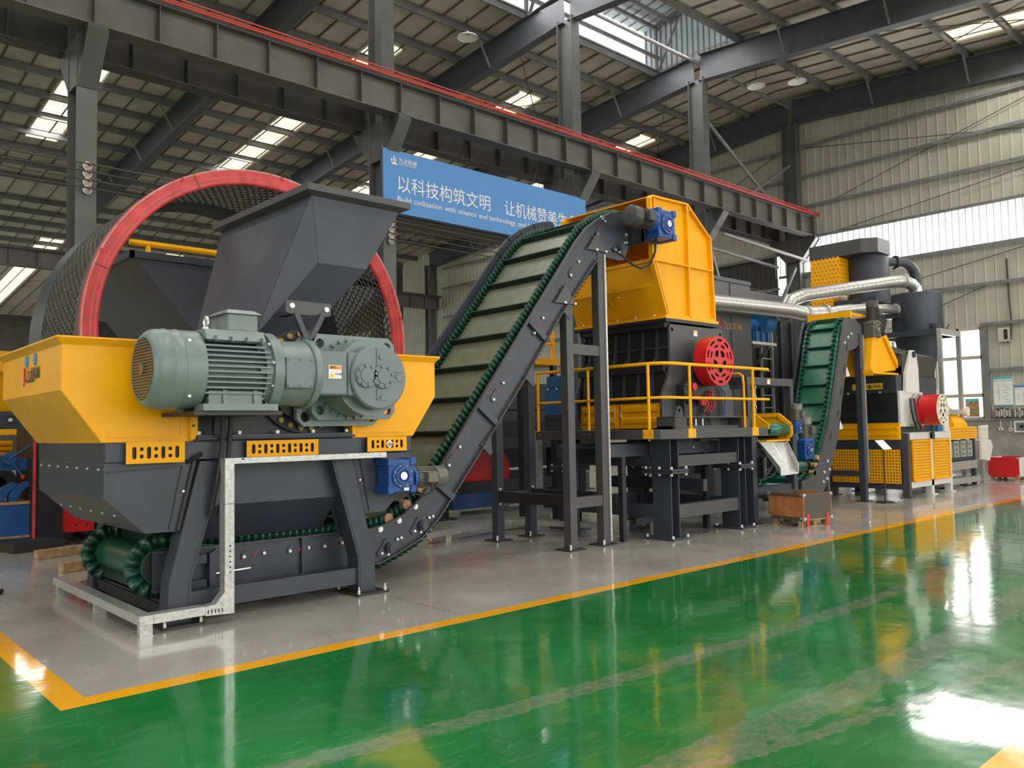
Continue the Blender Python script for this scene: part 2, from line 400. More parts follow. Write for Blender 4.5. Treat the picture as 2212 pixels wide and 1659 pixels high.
# ---- floor: grey machine area, yellow lines, green lacquered aisles
def floor_material():
    ma = bpy.data.materials.new('floor_paint'); ma.use_nodes = True; nt = ma.node_tree; L = nt.links.new
    b = nt.nodes['Principled BSDF']; tc = nd(nt, 'ShaderNodeTexCoord'); sep = nd(nt, 'ShaderNodeSeparateXYZ'); L(tc.outputs['Object'], sep.inputs[0])
    X, Y = sep.outputs[0], sep.outputs[1]
    def mth(op, a, c=None):
        n = nd(nt, 'ShaderNodeMath', operation=op)
        for i, v in enumerate((a, c)):
            if v is None: continue
            if isinstance(v, (int, float)): n.inputs[i].default_value = v
            else: L(v, n.inputs[i])
        return n.outputs[0]
    def noise(scale, detail=5, st=(1, 1, 1), rough=.6, rot=0):
        mp = nd(nt, 'ShaderNodeMapping'); mp.inputs['Scale'].default_value = st; mp.inputs['Rotation'].default_value = (0, 0, rot); L(tc.outputs['Object'], mp.inputs['Vector'])
        n = nd(nt, 'ShaderNodeTexNoise'); n.inputs['Scale'].default_value = scale; n.inputs['Detail'].default_value = detail; n.inputs['Roughness'].default_value = rough
        L(mp.outputs[0], n.inputs['Vector']); return n.outputs['Fac']
    def ramp(f, stops):
        r = nd(nt, 'ShaderNodeValToRGB'); L(f, r.inputs['Fac']); e = r.color_ramp.elements
        while len(e) < len(stops): e.new(.5)
        for q, (p, c) in zip(e, stops): q.position = p; q.color = (*c, 1) if isinstance(c, tuple) else (c, c, c, 1)
        return r.outputs['Color']
    def mixc(f, a, c):
        n = nd(nt, 'ShaderNodeMix', data_type='RGBA')
        if isinstance(f, (int, float)): n.inputs[0].default_value = f
        else: L(f, n.inputs[0])
        for i, v in ((6, a), (7, c)):
            if isinstance(v, tuple): n.inputs[i].default_value = (*v, 1)
            else: L(v, n.inputs[i])
        return n.outputs[2]
    inside = mth('MULTIPLY', mth('GREATER_THAN', Y, 5.605), mth('GREATER_THAN', X, 1.506))
    lined = mth('MULTIPLY', mth('GREATER_THAN', Y, 5.435), mth('GREATER_THAN', X, 1.333))
    near = mth('LESS_THAN', Y, 1.44); nearg = mth('LESS_THAN', Y, 1.27)
    # grey: mottled, dirty near the machine feet, scuffs
    g = ramp(noise(1.1, 6), [(.3, (.32, .305, .275)), (.7, (.43, .42, .385))])
    scuff = ramp(noise(6, 4, (1, 7, 1), .7, .5), [(.655, 0.0), (.70, 1.0)])
    patch = ramp(noise(.9, 3), [(.5, 0.0), (.64, 1.0)])
    g = mixc(mth('MULTIPLY', mth('MULTIPLY', scuff, patch), .75), g, (.09, .085, .08))
    # green: worn lacquer with tyre tracks running along and curving away
    gr = ramp(noise(.8, 6), [(.3, (.008, .125, .028)), (.55, (.012, .185, .042)), (.75, (.03, .24, .068))])
    fine = ramp(noise(9, 5, (.6, 2.2, 1), .75, -.35), [(.52, 0.0), (.66, 1.0)])
    gr = mixc(mth('MULTIPLY', fine, .33), gr, (.10, .30, .13))
    dark = ramp(noise(11, 4, (.5, 3, 1), .7, -.15), [(.60, 0.0), (.68, 1.0)])
    gr = mixc(mth('MULTIPLY', dark, .5), gr, (.004, .055, .014))
    def track(a, k, c, wd):            # dusty tyre mark: distance from a gently curved line
        d = mth('ABSOLUTE', mth('SUBTRACT', mth('ADD', Y, mth('ADD', mth('MULTIPLY', X, k), mth('MULTIPLY', mth('MULTIPLY', X, X), c))), a))
        ed = mth('ADD', d, mth('MULTIPLY', mth('SUBTRACT', noise(7, 5), .5), .16))
        return mth('LESS_THAN', ed, wd)
    tread = ramp(noise(5, 5, (2.5, 2.5, 1), .75), [(.40, .25), (.62, .9)])
    for a, k, c, wd in ((4.02, .18, -.013, .085), (2.72, .13, -.012, .13), (3.3, .36, -.02, .05)):
        gr = mixc(mth('MULTIPLY', mth('MULTIPLY', track(a, k, c, wd), tread), .7), gr, (.22, .215, .175))
    cl = mixc(inside, mixc(lined, gr, (.93, .43, .008)), g)
    cl = mixc(near, cl, mixc(nearg, (.93, .43, .008), g))
    # joint in the grey slab
    jt = mth('LESS_THAN', mth('ABSOLUTE', mth('SUBTRACT', X, mth('ADD', 4.55, mth('MULTIPLY', mth('SUBTRACT', Y, 7.0), .02)))), .004)
    cl = mixc(mth('MULTIPLY', mth('MULTIPLY', jt, inside), .7), cl, (.06, .055, .05))
    L(cl, b.inputs['Base Color'])
    rg = ramp(noise(3.0, 5), [(.3, .07), (.7, .17)])
    rgy = ramp(noise(1.3, 5), [(.3, .16), (.75, .36)])
    mr = nd(nt, 'ShaderNodeMix'); L(inside, mr.inputs[0]); L(rg, mr.inputs[2]); L(rgy, mr.inputs[3]); L(mr.outputs[0], b.inputs['Roughness'])
    b.inputs['Coat Weight'].default_value = .5; b.inputs['Coat Roughness'].default_value = .05
    wav = noise(2.2, 2, (1, 1, 1), .4); wv2 = noise(14, 3, (.5, 1.6, 1), .5, -.3)
    hs = mth('ADD', wav, mth('MULTIPLY', wv2, .10))
    bp = nd(nt, 'ShaderNodeBump'); bp.inputs['Strength'].default_value = .16; bp.inputs['Distance'].default_value = .02
    L(hs, bp.inputs['Height']); L(bp.outputs[0], b.inputs['Normal']); L(bp.outputs[0], b.inputs['Coat Normal'])
    MATS['floor'] = ma; return ma
floor_material()
struct(B().box(-30, XW+.3, -30, 62, -.2, 0), 'floor', 'floor', 'painted workshop floor, grey machine bay and green aisle with yellow lines', 'floor')
# ---- roof sheets with ribs
def roof_piece(name, y0, y1, x0, x1, label):
    b = B(); b.add([(x0, y0, zs(y0)), (x1, y0, zs(y0)), (x1, y1, zs(y1)), (x0, y1, zs(y1)), (x0, y0, zs(y0)+.06), (x1, y0, zs(y0)+.06), (x1, y1, zs(y1)+.06), (x0, y1, zs(y1)+.06)],
                   [(0, 1, 2, 3), (7, 6, 5, 4), (0, 4, 5, 1), (2, 6, 7, 3), (1, 5, 6, 2), (0, 3, 7, 4)])
    o = struct(b, name, 'roof_sheet', label, 'ceiling')
    r = B(); n = int((x1-x0)/.76)
    for i in range(n):
        x = x0+.2+i*.76
        r.beam((x, y0, zs(y0)-.025), (x, y1, zs(y1)-.025), .045, .05)
    q = build(r, 'roof_rib', 'roof_rib', o); q['kind'] = 'structure'
roof_piece('ceiling_near', YN, 13.3, -9, XW, 'near slope of the corrugated workshop roof')
roof_piece('ceiling_far', 16.5, YF, -9, XW, 'far slope of the corrugated workshop roof')
roof_piece('ceiling_gable', 13.3, YC, 22.0, XW, 'near ridge strip of the corrugated roof by the gable wall')
roof_piece('ceiling_ridge', YC, 16.5, 22.0, XW, 'far ridge strip of the corrugated roof by the gable wall')
roof_piece('ceiling_annex', YF, 62, -9, XW, 'corrugated roof of the neighbouring bay beyond the far columns')
# ---- purlins, ridge tubes, rafters with knee stays
PY = [YC+s*(1.6+1.5*i) for s in (-1, 1) for i in range(14) if not (s > 0 and 1.6+1.5*i > 45)]
PY = [y for y in PY if y > YN]+[YF+1.5*i for i in range(1, 8)]
for i, y in enumerate(PY):
    b = B(); z = zb(y)+.85
    b.beam((-9, y, z+.1), (XW, y, z+.1), .02, .19); b.beam((-9, y+.03, z+.01), (XW, y+.03, z+.01), .075, .02); b.beam((-9, y-.03, z+.19), (XW, y-.03, z+.19), .075, .02)
    struct(b, 'roof_beam_purlin', 'purlin', 'grey roof purlin running the length of the hall', 'purlin')
for i, x in enumerate(BAYS):
    for s, ye in ((-1, YN), (1, YF)):
        b = B(); p0 = Vector((x, YC+s*.12, zb(YC)+.425)); p1 = Vector((x, ye, zb(ye)+.425))
        b.ibeam(p0, p1, .28, .85, .024)
        o = struct(b, 'roof_beam', 'steel_roof', 'dark blue grey roof rafter sloping down from the ridge', 'rafter')
        k = B()
        for y in PY[1::2]:
            if (y-YC)*s > .5 and abs(y-YC) < 21 and abs(ye-y) > .5:
                k.beam((x+.1, y, zb(y)+.06), (x+.55, y, zb(y)+.86), .05, .05); k.beam((x-.1, y, zb(y)+.06), (x-.55, y, zb(y)+.86), .05, .05)
        q = build(k, 'knee_stay', 'purlin', o); q['kind'] = 'structure'
for a, c in zip(BAYS[1:], BAYS[2:]):
    struct(B().cyl((a, YC, 13.2), (c, YC, 13.2), .055, 12), 'ridge_beam', 'purlin', 'round ridge strut between two column heads', 'strut')
# ---- ridge lantern over the opening
b = B().poly([(-9, 12.5, 15.05), (22.2, 12.5, 15.05), (22.2, YC, 15.35), (-9, YC, 15.35)]).poly([(-9, YC, 15.35), (22.2, YC, 15.35), (22.2, 17.3, 15.05), (-9, 17.3, 15.05)])
lt = struct(b, 'ceiling_lantern', 'lantern_sheet', 'pale roof of the ridge lantern above the opening', 'ceiling', solid=.05)
r = B()
for i in range(74): x = -9+.42*i; r.beam((x, 12.5, 15.01), (x, YC, 15.31), .03, .04); r.beam((x, YC, 15.31), (x, 17.3, 15.01), .03, .04)
build(r, 'roof_rib', 'purlin', lt)['kind'] = 'structure'
b = B()
for y in (13.3, 16.5): b.beam((-9, y, 13.95), (22, y, 13.95), .08, .10); b.beam((-9, y, 14.95), (22, y, 14.95), .08, .12)
for y in (13.9, 15.9): b.beam((-9, y, 14.98), (22, y, 14.98), .07, .14)
for x in BAYS[:-1]:
    for y in (13.3, 16.5):
        b.beam((x, y, 13.4), (x, y, 15.0), .09, .09, (0, 1, 0))
        b.beam((x+.15, y+.02, 13.5), (x+.15, YC+(y-YC)*.45, 15.1), .07, .07, (1, 0, 0))
    b.beam((x, 13.3, 15.0), (x, YC, 15.25), .08, .1); b.beam((x, 16.5, 15.0), (x, YC, 15.25), .08, .1)
struct(b, 'lantern_beam', 'purlin', 'steel frame of the ridge lantern', 'lantern frame')
for n_, y in ((31, 12.7), (32, 17.1)):
    struct(B().box(-9, 22.1, y-.01, y+.01, 13.75, 15.0), 'window_%d' % n_, 'lantern_glow', 'translucent side light of the ridge lantern', 'window')
b = B().box(22.02, 22.06, 12.7, 17.1, 13.3, 15.2); o = struct(b, 'wall_lantern', 'lantern_sheet', 'gable sheet closing the end of the ridge lantern', 'wall')
r = B()
for i in range(21): y = 12.8+.21*i; r.box(21.99, 22.02, y, y+.03, 13.5, 15.15)
build(r, 'wall_rib', 'purlin', o)['kind'] = 'structure'
# ---- skylight strips in the roof (translucent sheets)
def skylight(n, x0, x1, y0, y1, label):
    b = B(); b.add([(x, y, zs(y)-.035+d) for d in (0, .02) for x, y in ((x0, y0), (x1, y0), (x1, y1), (x0, y1))], [(0, 1, 2, 3), (7, 6, 5, 4), (0, 4, 5, 1), (1, 5, 6, 2), (2, 6, 7, 3), (3, 7, 4, 0)])
    o = struct(b, 'window_%d' % n, 'skylight_glow', label, 'skylight')
    e = B()
    for x in (x0-.06, x1+.06): e.beam((x, y0, zs(y0)-.05), (x, y1, zs(y1)-.05), .08, .06)
    build(e, 'window_edge', 'roof_sheet', o)['kind'] = 'structure'
n_ = 1
for x in (1.0, 7.05, 13.6, 19.45, 25.95):
    for y0, y1, t in ((25.3, 32.2, 'long'), (20.1, 21.5, 'short'), (8.9, -4.5, 'near')):
        skylight(n_, x-.48, x+.48, min(y0, y1), max(y0, y1), 'translucent roof light strip glowing with daylight'); n_ += 1
for x in (-2, 4.3, 10.2, 16): skylight(n_, x-.5, x+.5, 44, 60, 'translucent roof light strip of the neighbouring bay'); n_ += 1
# ---- columns, corbels
def hcol(x, y, z1, label, w_=.32, d=.52, name='steel_column', mt='steel_col'):
    b = B()
    for s in (-1, 1): b.box(x-w_/2, x+w_/2, y+s*(d/2)-.011, y+s*(d/2)+.011, 0, z1)
    b.box(x-.008, x+.008, y-d/2, y+d/2, 0, z1)
    o = struct(b, name, mt, label, 'column')
    p = B().box(x-.26, x+.26, y-.36, y+.36, 0, .03); build(p, 'base_plate', mt, o)['kind'] = 'structure'
    return o
WORDS = ['first', 'second', 'third', 'fourth', 'fifth', 'sixth', 'seventh']
for i, x in enumerate(BAYS):
    o = hcol(x, YC, zb(YC)+.1, 'grey steel column of the middle row carrying both crane girders')
    c = B().prism([(14.02, 8.28), (14.02, 8.20), (14.62, 7.45), (15.18, 7.45), (15.80, 8.20), (15.80, 8.28)], 'x', x-.15, x+.15)
    build(c, 'corbel', 'steel_dark', o)['kind'] = 'structure'
    k = B().beam((x, 14.62, 7.42), (x, 14.00, 8.20), .03, .32, (1, 0, 0))
    build(k, 'knee_plate', 'steel_col', o)['kind'] = 'structure'
    hcol(x, YF, zb(YF)+.2, 'grey steel column of the far row')
for s, (y, mt, lb) in enumerate(((14.25, 'steel_beam', 'near crane girder on the middle columns with upright stiffeners'), (15.62, 'steel_dark', 'far crane girder on the middle columns'), (YF-.7, 'steel_beam', 'crane girder on the far row of columns'))):
    for i, (a, c) in enumerate(zip(BAYS, BAYS[1:])):
        b = B().ibeam((a+.015, y, 8.63), (c-.015, y, 8.63), .34, .70, .022)
        o = struct(b, 'crane_beam', mt, lb, 'crane girder')
        t = B()
        for k in range(1, 7):
            x = a+(c-a)*k/6.0 if k < 6 else c-.03
            t.box(x-.008, x+.008, y-.155, y-.01, 8.31, 8.95); t.box(x-.008, x+.008, y+.01, y+.155, 8.31, 8.95)
        build(t, 'stiffener', mt, o)['kind'] = 'structure'
    r = B().beam((BAYS[0], y, 9.04), (BAYS[-1]+.3, y, 9.04), .06, .10)
    tag(build(r, 'crane_rail', 'steel_dark'), lb.split(' on ')[0].replace('girder', 'rail')+' along the top of its girder', 'crane rail', kind='structure')
for k, (y, z) in enumerate(((14.02, 9.02), (14.05, 9.08), (14.02, 9.13))):
    o = build(B().tube([(-9, y, z), (28.1, y, z)], .015 if k else .022, 8), 'conductor_bar', 'conductor_red')
    tag(o, ('lowest', 'middle', 'topmost')[k]+' red conductor bar along the top of the near crane girder', 'conductor bar', 'conductor bars on the crane girder')
# ---- bare trolley wires with porcelain insulators on the columns
for k, z in enumerate((6.07, 5.94, 5.80, 5.67)):
    tag(build(B().tube([(x, 14.42, z-(.03 if j % 2 else 0)) for j, x in enumerate([-9, -5, -2.1, .9, 3.88, 6.9, 9.88, 12.9, 15.88, 18.9, 21.88, 24.8, 27.6])], .014, 6), 'trolley_wire', 'wire'),
        ('top', 'second', 'third', 'lowest')[k]+' of the four trolley wires strung along the middle columns', 'wire', 'trolley wires')
    for j, x in enumerate(BAYS[2:6]):
        t = thing('insulator', ('top', 'second', 'third', 'lowest')[k]+' porcelain insulator of the four on the '+('first', 'second', 'third', 'fourth')[j]+' middle column', 'insulator', (x, 14.64, z), group='wire insulators')
        build(B().lathe([(0, .025), (.05, .025), (.05, .06), (.08, .075), (.10, .05), (.14, .055), (.16, .04), (.20, .03)], (x, 14.64, z), (0, -1, 0), 16), 'porcelain_body', 'porcelain', t, smooth=True)
        build(B().cyl((x, 14.44, z), (x, 14.40, z), .022, 10), 'wire_clamp', 'rust', t)
# ---- gable wall: sheet, ribs, girts, light band, window, plinth
def wall_sheet(name, y0, y1, z0, z1, mt, rib, label, step=.30, x=XW):
    o = struct(B().box(x, x+.05, y0, y1, z0, z1) if not callable(z1) else B().prism([(y0, z0), (y1, z0), (y1, z1(y1)), (YC, z1(YC)), (y0, z1(y0))] if y0 < YC < y1 else [(y0, z0), (y1, z0), (y1, z1(y1)), (y0, z1(y0))], 'x', x, x+.05), name, mt, label, 'wall')
    r = B(); n = int((y1-y0)/step)
    for i in range(n):
        y = y0+.1+i*step; zt = z1(y) if callable(z1) else z1
        r.box(x-.022, x, y, y+.035, z0, zt)
    build(r, 'wall_rib', rib, o)['kind'] = 'structure'
wall_sheet('wall_gable_upper', YN, 40, 8.3, zs, 'wall_sheet', 'wall_rib', 'upper corrugated sheets of the gable wall')
wall_sheet('wall_gable_middle', YN, 15.4, 4.5, 7.03, 'wall_sheet', 'wall_rib', 'corrugated sheets of the gable wall between the light band and the window')
wall_sheet('wall_gable_right', YN, 8.93, 1.62, 4.5, 'wall_sheet', 'wall_rib', 'corrugated sheets of the gable wall right of the window')
wall_sheet('wall_gable_left', 13.4, 15.4, 1.62, 4.5, 'wall_sheet', 'wall_rib', 'corrugated sheets of the gable wall left of the window')
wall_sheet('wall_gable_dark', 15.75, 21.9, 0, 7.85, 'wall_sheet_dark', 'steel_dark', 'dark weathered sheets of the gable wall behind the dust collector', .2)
wall_sheet('wall_gable_dark_top', 15.4, 40, 7.85, 8.3, 'wall_sheet', 'wall_rib', 'narrow sheet strip of the gable wall above the dark sheets')
wall_sheet('wall_gable_far', 21.9, 62, 0, 7.85, 'wall_sheet', 'wall_rib', 'sheets of the gable wall in the far bay')
wall_sheet('wall_gable_annex', 40, 62, 7.85, zs, 'wall_sheet_dark', 'steel_dark', 'gable sheets of the neighbouring bay')
struct(B().box(XW-.12, XW+.1, YN, 15.5, 0, 1.6), 'wall_plinth', 'concrete', 'rough rendered plinth wall below the window', 'wall')
struct(B().box(XW-.18, XW+.1, YN, 15.5, 1.6, 1.65), 'sill_trim', 'concrete', 'concrete ledge on top of the plinth wall', 'sill')
o = struct(B().box(XW+.0, XW+.02, YN, 15.75, 7.03, 8.3), 'window_41', 'band_glow', 'translucent daylight band high in the gable wall', 'window')
r = B()
for i in range(115): y = YN+.2*i; r.box(XW-.014, XW, y, y+.018, 7.03, 8.3)
build(r, 'window_rib', 'white', o)['kind'] = 'structure'
o = struct(B().box(XW+.02, XW+.03, 8.95, 13.4, 1.65, 4.48), 'window_42', 'window_glow', 'tall workshop window full of daylight behind the cyclone', 'window')
f = B()
for y in (8.93, 9.60, 10.28, 10.95, 11.62, 12.3, 12.97, 13.4): f.box(XW-.05, XW+.02, y-.035, y+.035, 1.62, 4.5)
for z in (1.66, 2.38, 3.56, 4.47): f.box(XW-.05, XW+.02, 8.93, 13.4, z-.05, z+.05)
build(f, 'window_frame', 'window_frame', o)['kind'] = 'structure'
struct(B().box(XW-.16, XW+.02, 8.72, 8.90, 1.62, 4.45), 'window_post_trim', 'purlin', 'grey steel jamb post right of the window', 'trim')
for z, y0, y1 in ((11.65, YN, 36), (10.55, YN, 36), (9.45, YN, 36), (8.3, YN, 15.6), (7.0, YN, 15.6), (7.85, 15.6, 36), (6.6, 15.6, 36), (5.8, YN, 36), (4.55, YN, 8.9), (4.55, 15.6, 36), (3.14, YN, 8.8), (3.2, 15.6, 36)):
    struct(B().box(XW-.16, XW-.025, y0, y1, z-.012, z+.012).box(XW-.165, XW-.15, y0, y1, z-.05, z+.05), 'wall_beam', 'purlin', 'horizontal girt across the gable wall', 'girt')
for (y0, z0), (y1, z1) in (((13.4, 9.5), (6.0, 11.7)), ((13.4, 8.35), (5, 9.5)), ((12.6, 5.9), (7, 6.9)), ((11.7, 4.7), (8.7, 5.75)), ((14.4, 11.6), (2, 9.4)), ((21, 11.6), (15.6, 9.4)), ((21, 9.4), (15.6, 11.6)), ((33, 5.8), (24, 7.7))):
    struct(B().tube([(XW-.1, y0, z0), (XW-.1, y1, z1)], .012, 6), 'wall_beam_rod', 'steel_dark', 'thin tension rod across the gable wall', 'rod')
# ---- cross bracing between the last two middle columns and the lower bracing frame
for a, c in (((21.98, YC, 11.6), (27.5, YC, 8.7)), ((27.5, YC, 11.0), (21.98, YC, 7.9))):
    struct(B().cyl(a, c, .06, 12), 'bracing_beam', 'purlin', 'tubular cross brace between the last two middle columns', 'brace')
b = B()
for y in (14.2, 15.5): b.beam((21.98, y, 7.55), (27.5, y, 7.35), .08, .08)
b.beam((21.98, 14.75, 7.4), (24.0, 14.75, 3.0), .09, .09, (0, 1, 0)); b.beam((24.0, 14.75, 3.0), (27.4, 14.75, 7.2), .09, .09, (0, 1, 0)); b.beam((24, 14.75, 3), (24, 14.75, 0.02), .09, .09, (0, 1, 0))
struct(b, 'lower_bracing_beam', 'purlin', 'lower bracing frame below the crane girders in the last bay', 'brace')
for (a, c) in (((21.9, 12, 12.9), (27.6, 3, 12.3)), ((27.6, 12, 12.9), (21.9, 3, 12.2)), ((21.9, 20.5, 12.6), (27.6, 16, 13.0)), ((21.9, 16, 13.0), (27.6, 21, 12.6)), ((15.9, 24, 12.4), (21.9, 17, 13)), ((21.9, 22, 12.6), (15.9, 17, 13))):
    struct(B().tube([a, c], .013, 6), 'roof_beam_rod', 'steel_dark', 'thin roof bracing rod below the purlins', 'rod')
# ---- far side of the building
struct(B().box(-30, XW, 62, 62.1, 0, 12), 'wall_far', 'wall_sheet_dark', 'far side wall of the neighbouring bay', 'wall')
for k in range(5):
    x = -22+5.5*k
    struct(B().box(x, x+4.2, 61.95, 61.99, 3.6, 8.0), 'window_%d' % (50+k), 'window_glow', 'tall window in the far side wall', 'window')
# ---- high-bay lamps below the purlins
for k, (x, y) in enumerate(((14.6, 17.6), (24.4, 14.3), (24.9, 13.1))):
    t = thing('ceiling_lamp', ('round lamp dish hanging below the roof near the lantern', 'round lamp dish under the ridge beside the fourth middle column', 'round lamp dish near the gable end of the ridge')[k], 'lamp', (x, y, zb(y)+.62), group='high bay lamps')
    z = zb(y)+.62
    build(B().lathe([(0, .03), (-.10, .07), (-.16, .26), (-.20, .30), (-.17, .29), (-.10, .05)], (x, y, z), (0, 0, 1), 24), 'lamp_shade', 'white', t, smooth=True)
    build(B().cyl((x, y, z), (x, y, zs(y)-.03), .012, 8), 'hanging_rod', 'steel_dark', t)

# ---- the near end of the hall behind the camera: gateway wall added to cut light, eave wall with windows
b = B().box(-9.1, -9, YN, 3, 0, 11.5).box(-9.1, -9, 9, YF, 0, 11.5).box(-9.1, -9, 3, 9, 5, 11.5).box(-9.1, -9, 14, 16, 11.4, 13.5)
struct(b, 'wall_west', 'wall_sheet', 'unseen wall behind the camera with a tall gateway, added to cut light from this end', 'wall')
b = B().box(-9, XW, YN-.1, YN, 0, 1.2).box(-9, XW, YN-.1, YN, 8.2, 11)
for k in range(13): b.box(-9+3*k, -8.2+3*k, YN-.1, YN, 1.2, 8.2)
struct(b, 'wall_south', 'wall_sheet', 'eave wall of the near bay with large window openings', 'wall')
# ============================================================ TWIN SHAFT SHREDDER (nearest machine)
XC = 3.56
mir = lambda pts: [(2*XC-x, z) for x, z in pts]
sh = thing('shredder', 'large charcoal shredder on slanted legs with two flared yellow side bins, nearest machine', 'shredder', (XC, 8.25, 0))
leg = [(2.534, .02), (2.738, .02), (2.738, .36), (3.036, 1.37), (2.81, 1.37), (2.555, .37)]
for pts in (leg, mir(leg)):
    for y in (7.1, 9.2):
        b = B().prism(pts, 'y', y, y+.2)
        l = build(b, 'leg', 'charcoal', sh)
        px = (pts[0][0]+pts[1][0])/2
        f = build(B().box(px-.18, px+.18, y-.12, y+.32, 0, .022), 'foot_plate', 'charcoal_dusty', l)
        bb = B()
        for dx in (-.15, .15):
            for dy in (-.09, .29): bb.cyl((px+dx, y+dy, .02), (px+dx, y+dy, .06), .014, 6); bb.cyl((px+dx, y+dy, .06), (px+dx, y+dy, .09), .008, 6)
        build(bb, 'anchor_bolt', 'white_bolt', l)
        g = B()
        for q0, q1 in ((pts[1], pts[2]), (pts[2], pts[3])): sg = math.copysign(.022, pts[0][0]-pts[1][0]); g.beam((q0[0]+sg, y-.001, q0[1]), (q1[0]+sg, y-.001, q1[1]), .004, .005, (1, 0, 0))
        if y < 8: build(g, 'flange_seam', 'charcoal_dark', l)
for y in (7.13, 9.22): build(B().box(2.72, 4.40, y, y+.13, .10, .26), 'side_beam', 'charcoal', sh)
build(B().box(2.57, 2.72, 7.3, 9.2, .05, .15).box(2.57, 2.72, 7.3, 9.2, .16, .18), 'end_beam', 'charcoal_dark', sh)
build(B().box(4.42, 4.55, 7.3, 9.2, .05, .17), 'end_beam', 'charcoal_dark', sh)
# upper ring frame
b = B()
for y0, y1 in ((7.13, 7.25), (9.15, 9.27)): b.box(2.05, 5.06, y0, y1, 1.385, 1.545)
b.box(2.05, 2.15, 7.25, 9.15, 1.385, 1.545).box(4.96, 5.06, 7.25, 9.15, 1.385, 1.545)
b.box(2.77, 4.33, 7.10, 7.30, 1.545, 1.60).box(2.77, 4.34, 7.06, 7.13, 1.555, 1.575)
build(b, 'frame', 'charcoal', sh, bevel=.006)
# lower side chutes under the bins
chl = [(2.05, 1.385), (2.05, 1.093), (2.373, .785), (2.634, .778), (2.78, 1.385)]
for pts, wd in ((chl, 1), (mir(chl), -1)):
    o = build(B().prism(pts, 'y', 7.16, 9.25), 'discharge_chute', 'charcoal', sh, bevel=.004)
    x0, x1, x2, x3 = pts[0][0], pts[2][0], pts[3][0], pts[4][0]
    e = B().prism([(x0+.02*wd, 1.30), (x3-.09*wd, 1.325), (x3-.10*wd, 1.34), (x0+.02*wd, 1.315)], 'y', 7.15, 7.16)
    e.prism([(x3-.10*wd, 1.33), (x2-.06*wd, .80), (x2-.07*wd, .80), (x3-.11*wd, 1.33)], 'y', 7.15, 7.16)
    e.beam((x3+.0*wd, 7.15, 1.38), (x2+.005*wd, 7.15, .79), .03, .03, (0, 1, 0))
    build(e, 'seam', 'charcoal_dark', o)
    bb = B().bolts([(x0, 7.28+.31*i, 1.33) for i in range(7)], (-wd, 0, 0), .010).bolts([(x0+(x1-x0)*.5, 7.4+.33*i, (1.093+.785)/2) for i in range(6)], (-wd, 0, -.8), .010)
    bb.bolts([(x2+.05*wd, 7.15, 1.12), (x2+.02*wd, 7.15, .86)], (0, -1, 0), .012)
    build(bb, 'bolt', 'white_bolt', o)
# trough over the conveyor
b = B().prism([(7.22, 1.385), (7.22, .97), (7.53, .64), (7.57, .64), (7.28, .985), (7.28, 1.385)], 'x', 2.92, 4.22)
b.prism([(9.26, 1.385), (9.26, .97), (8.94, .665), (8.90, .665), (9.20, .985), (9.20, 1.385)], 'x', 2.92, 4.22)
build(b, 'trough', 'charcoal', sh)
build(B().prism([(2.78, 1.38), (3.06, 1.38), (2.80, .55), (2.72, .55)], 'y', 7.34, 7.37).prism(mir([(2.78, 1.38), (3.06, 1.38), (2.80, .55), (2.72, .55)]), 'y', 7.34, 7.37), 'gusset', 'charcoal', sh)
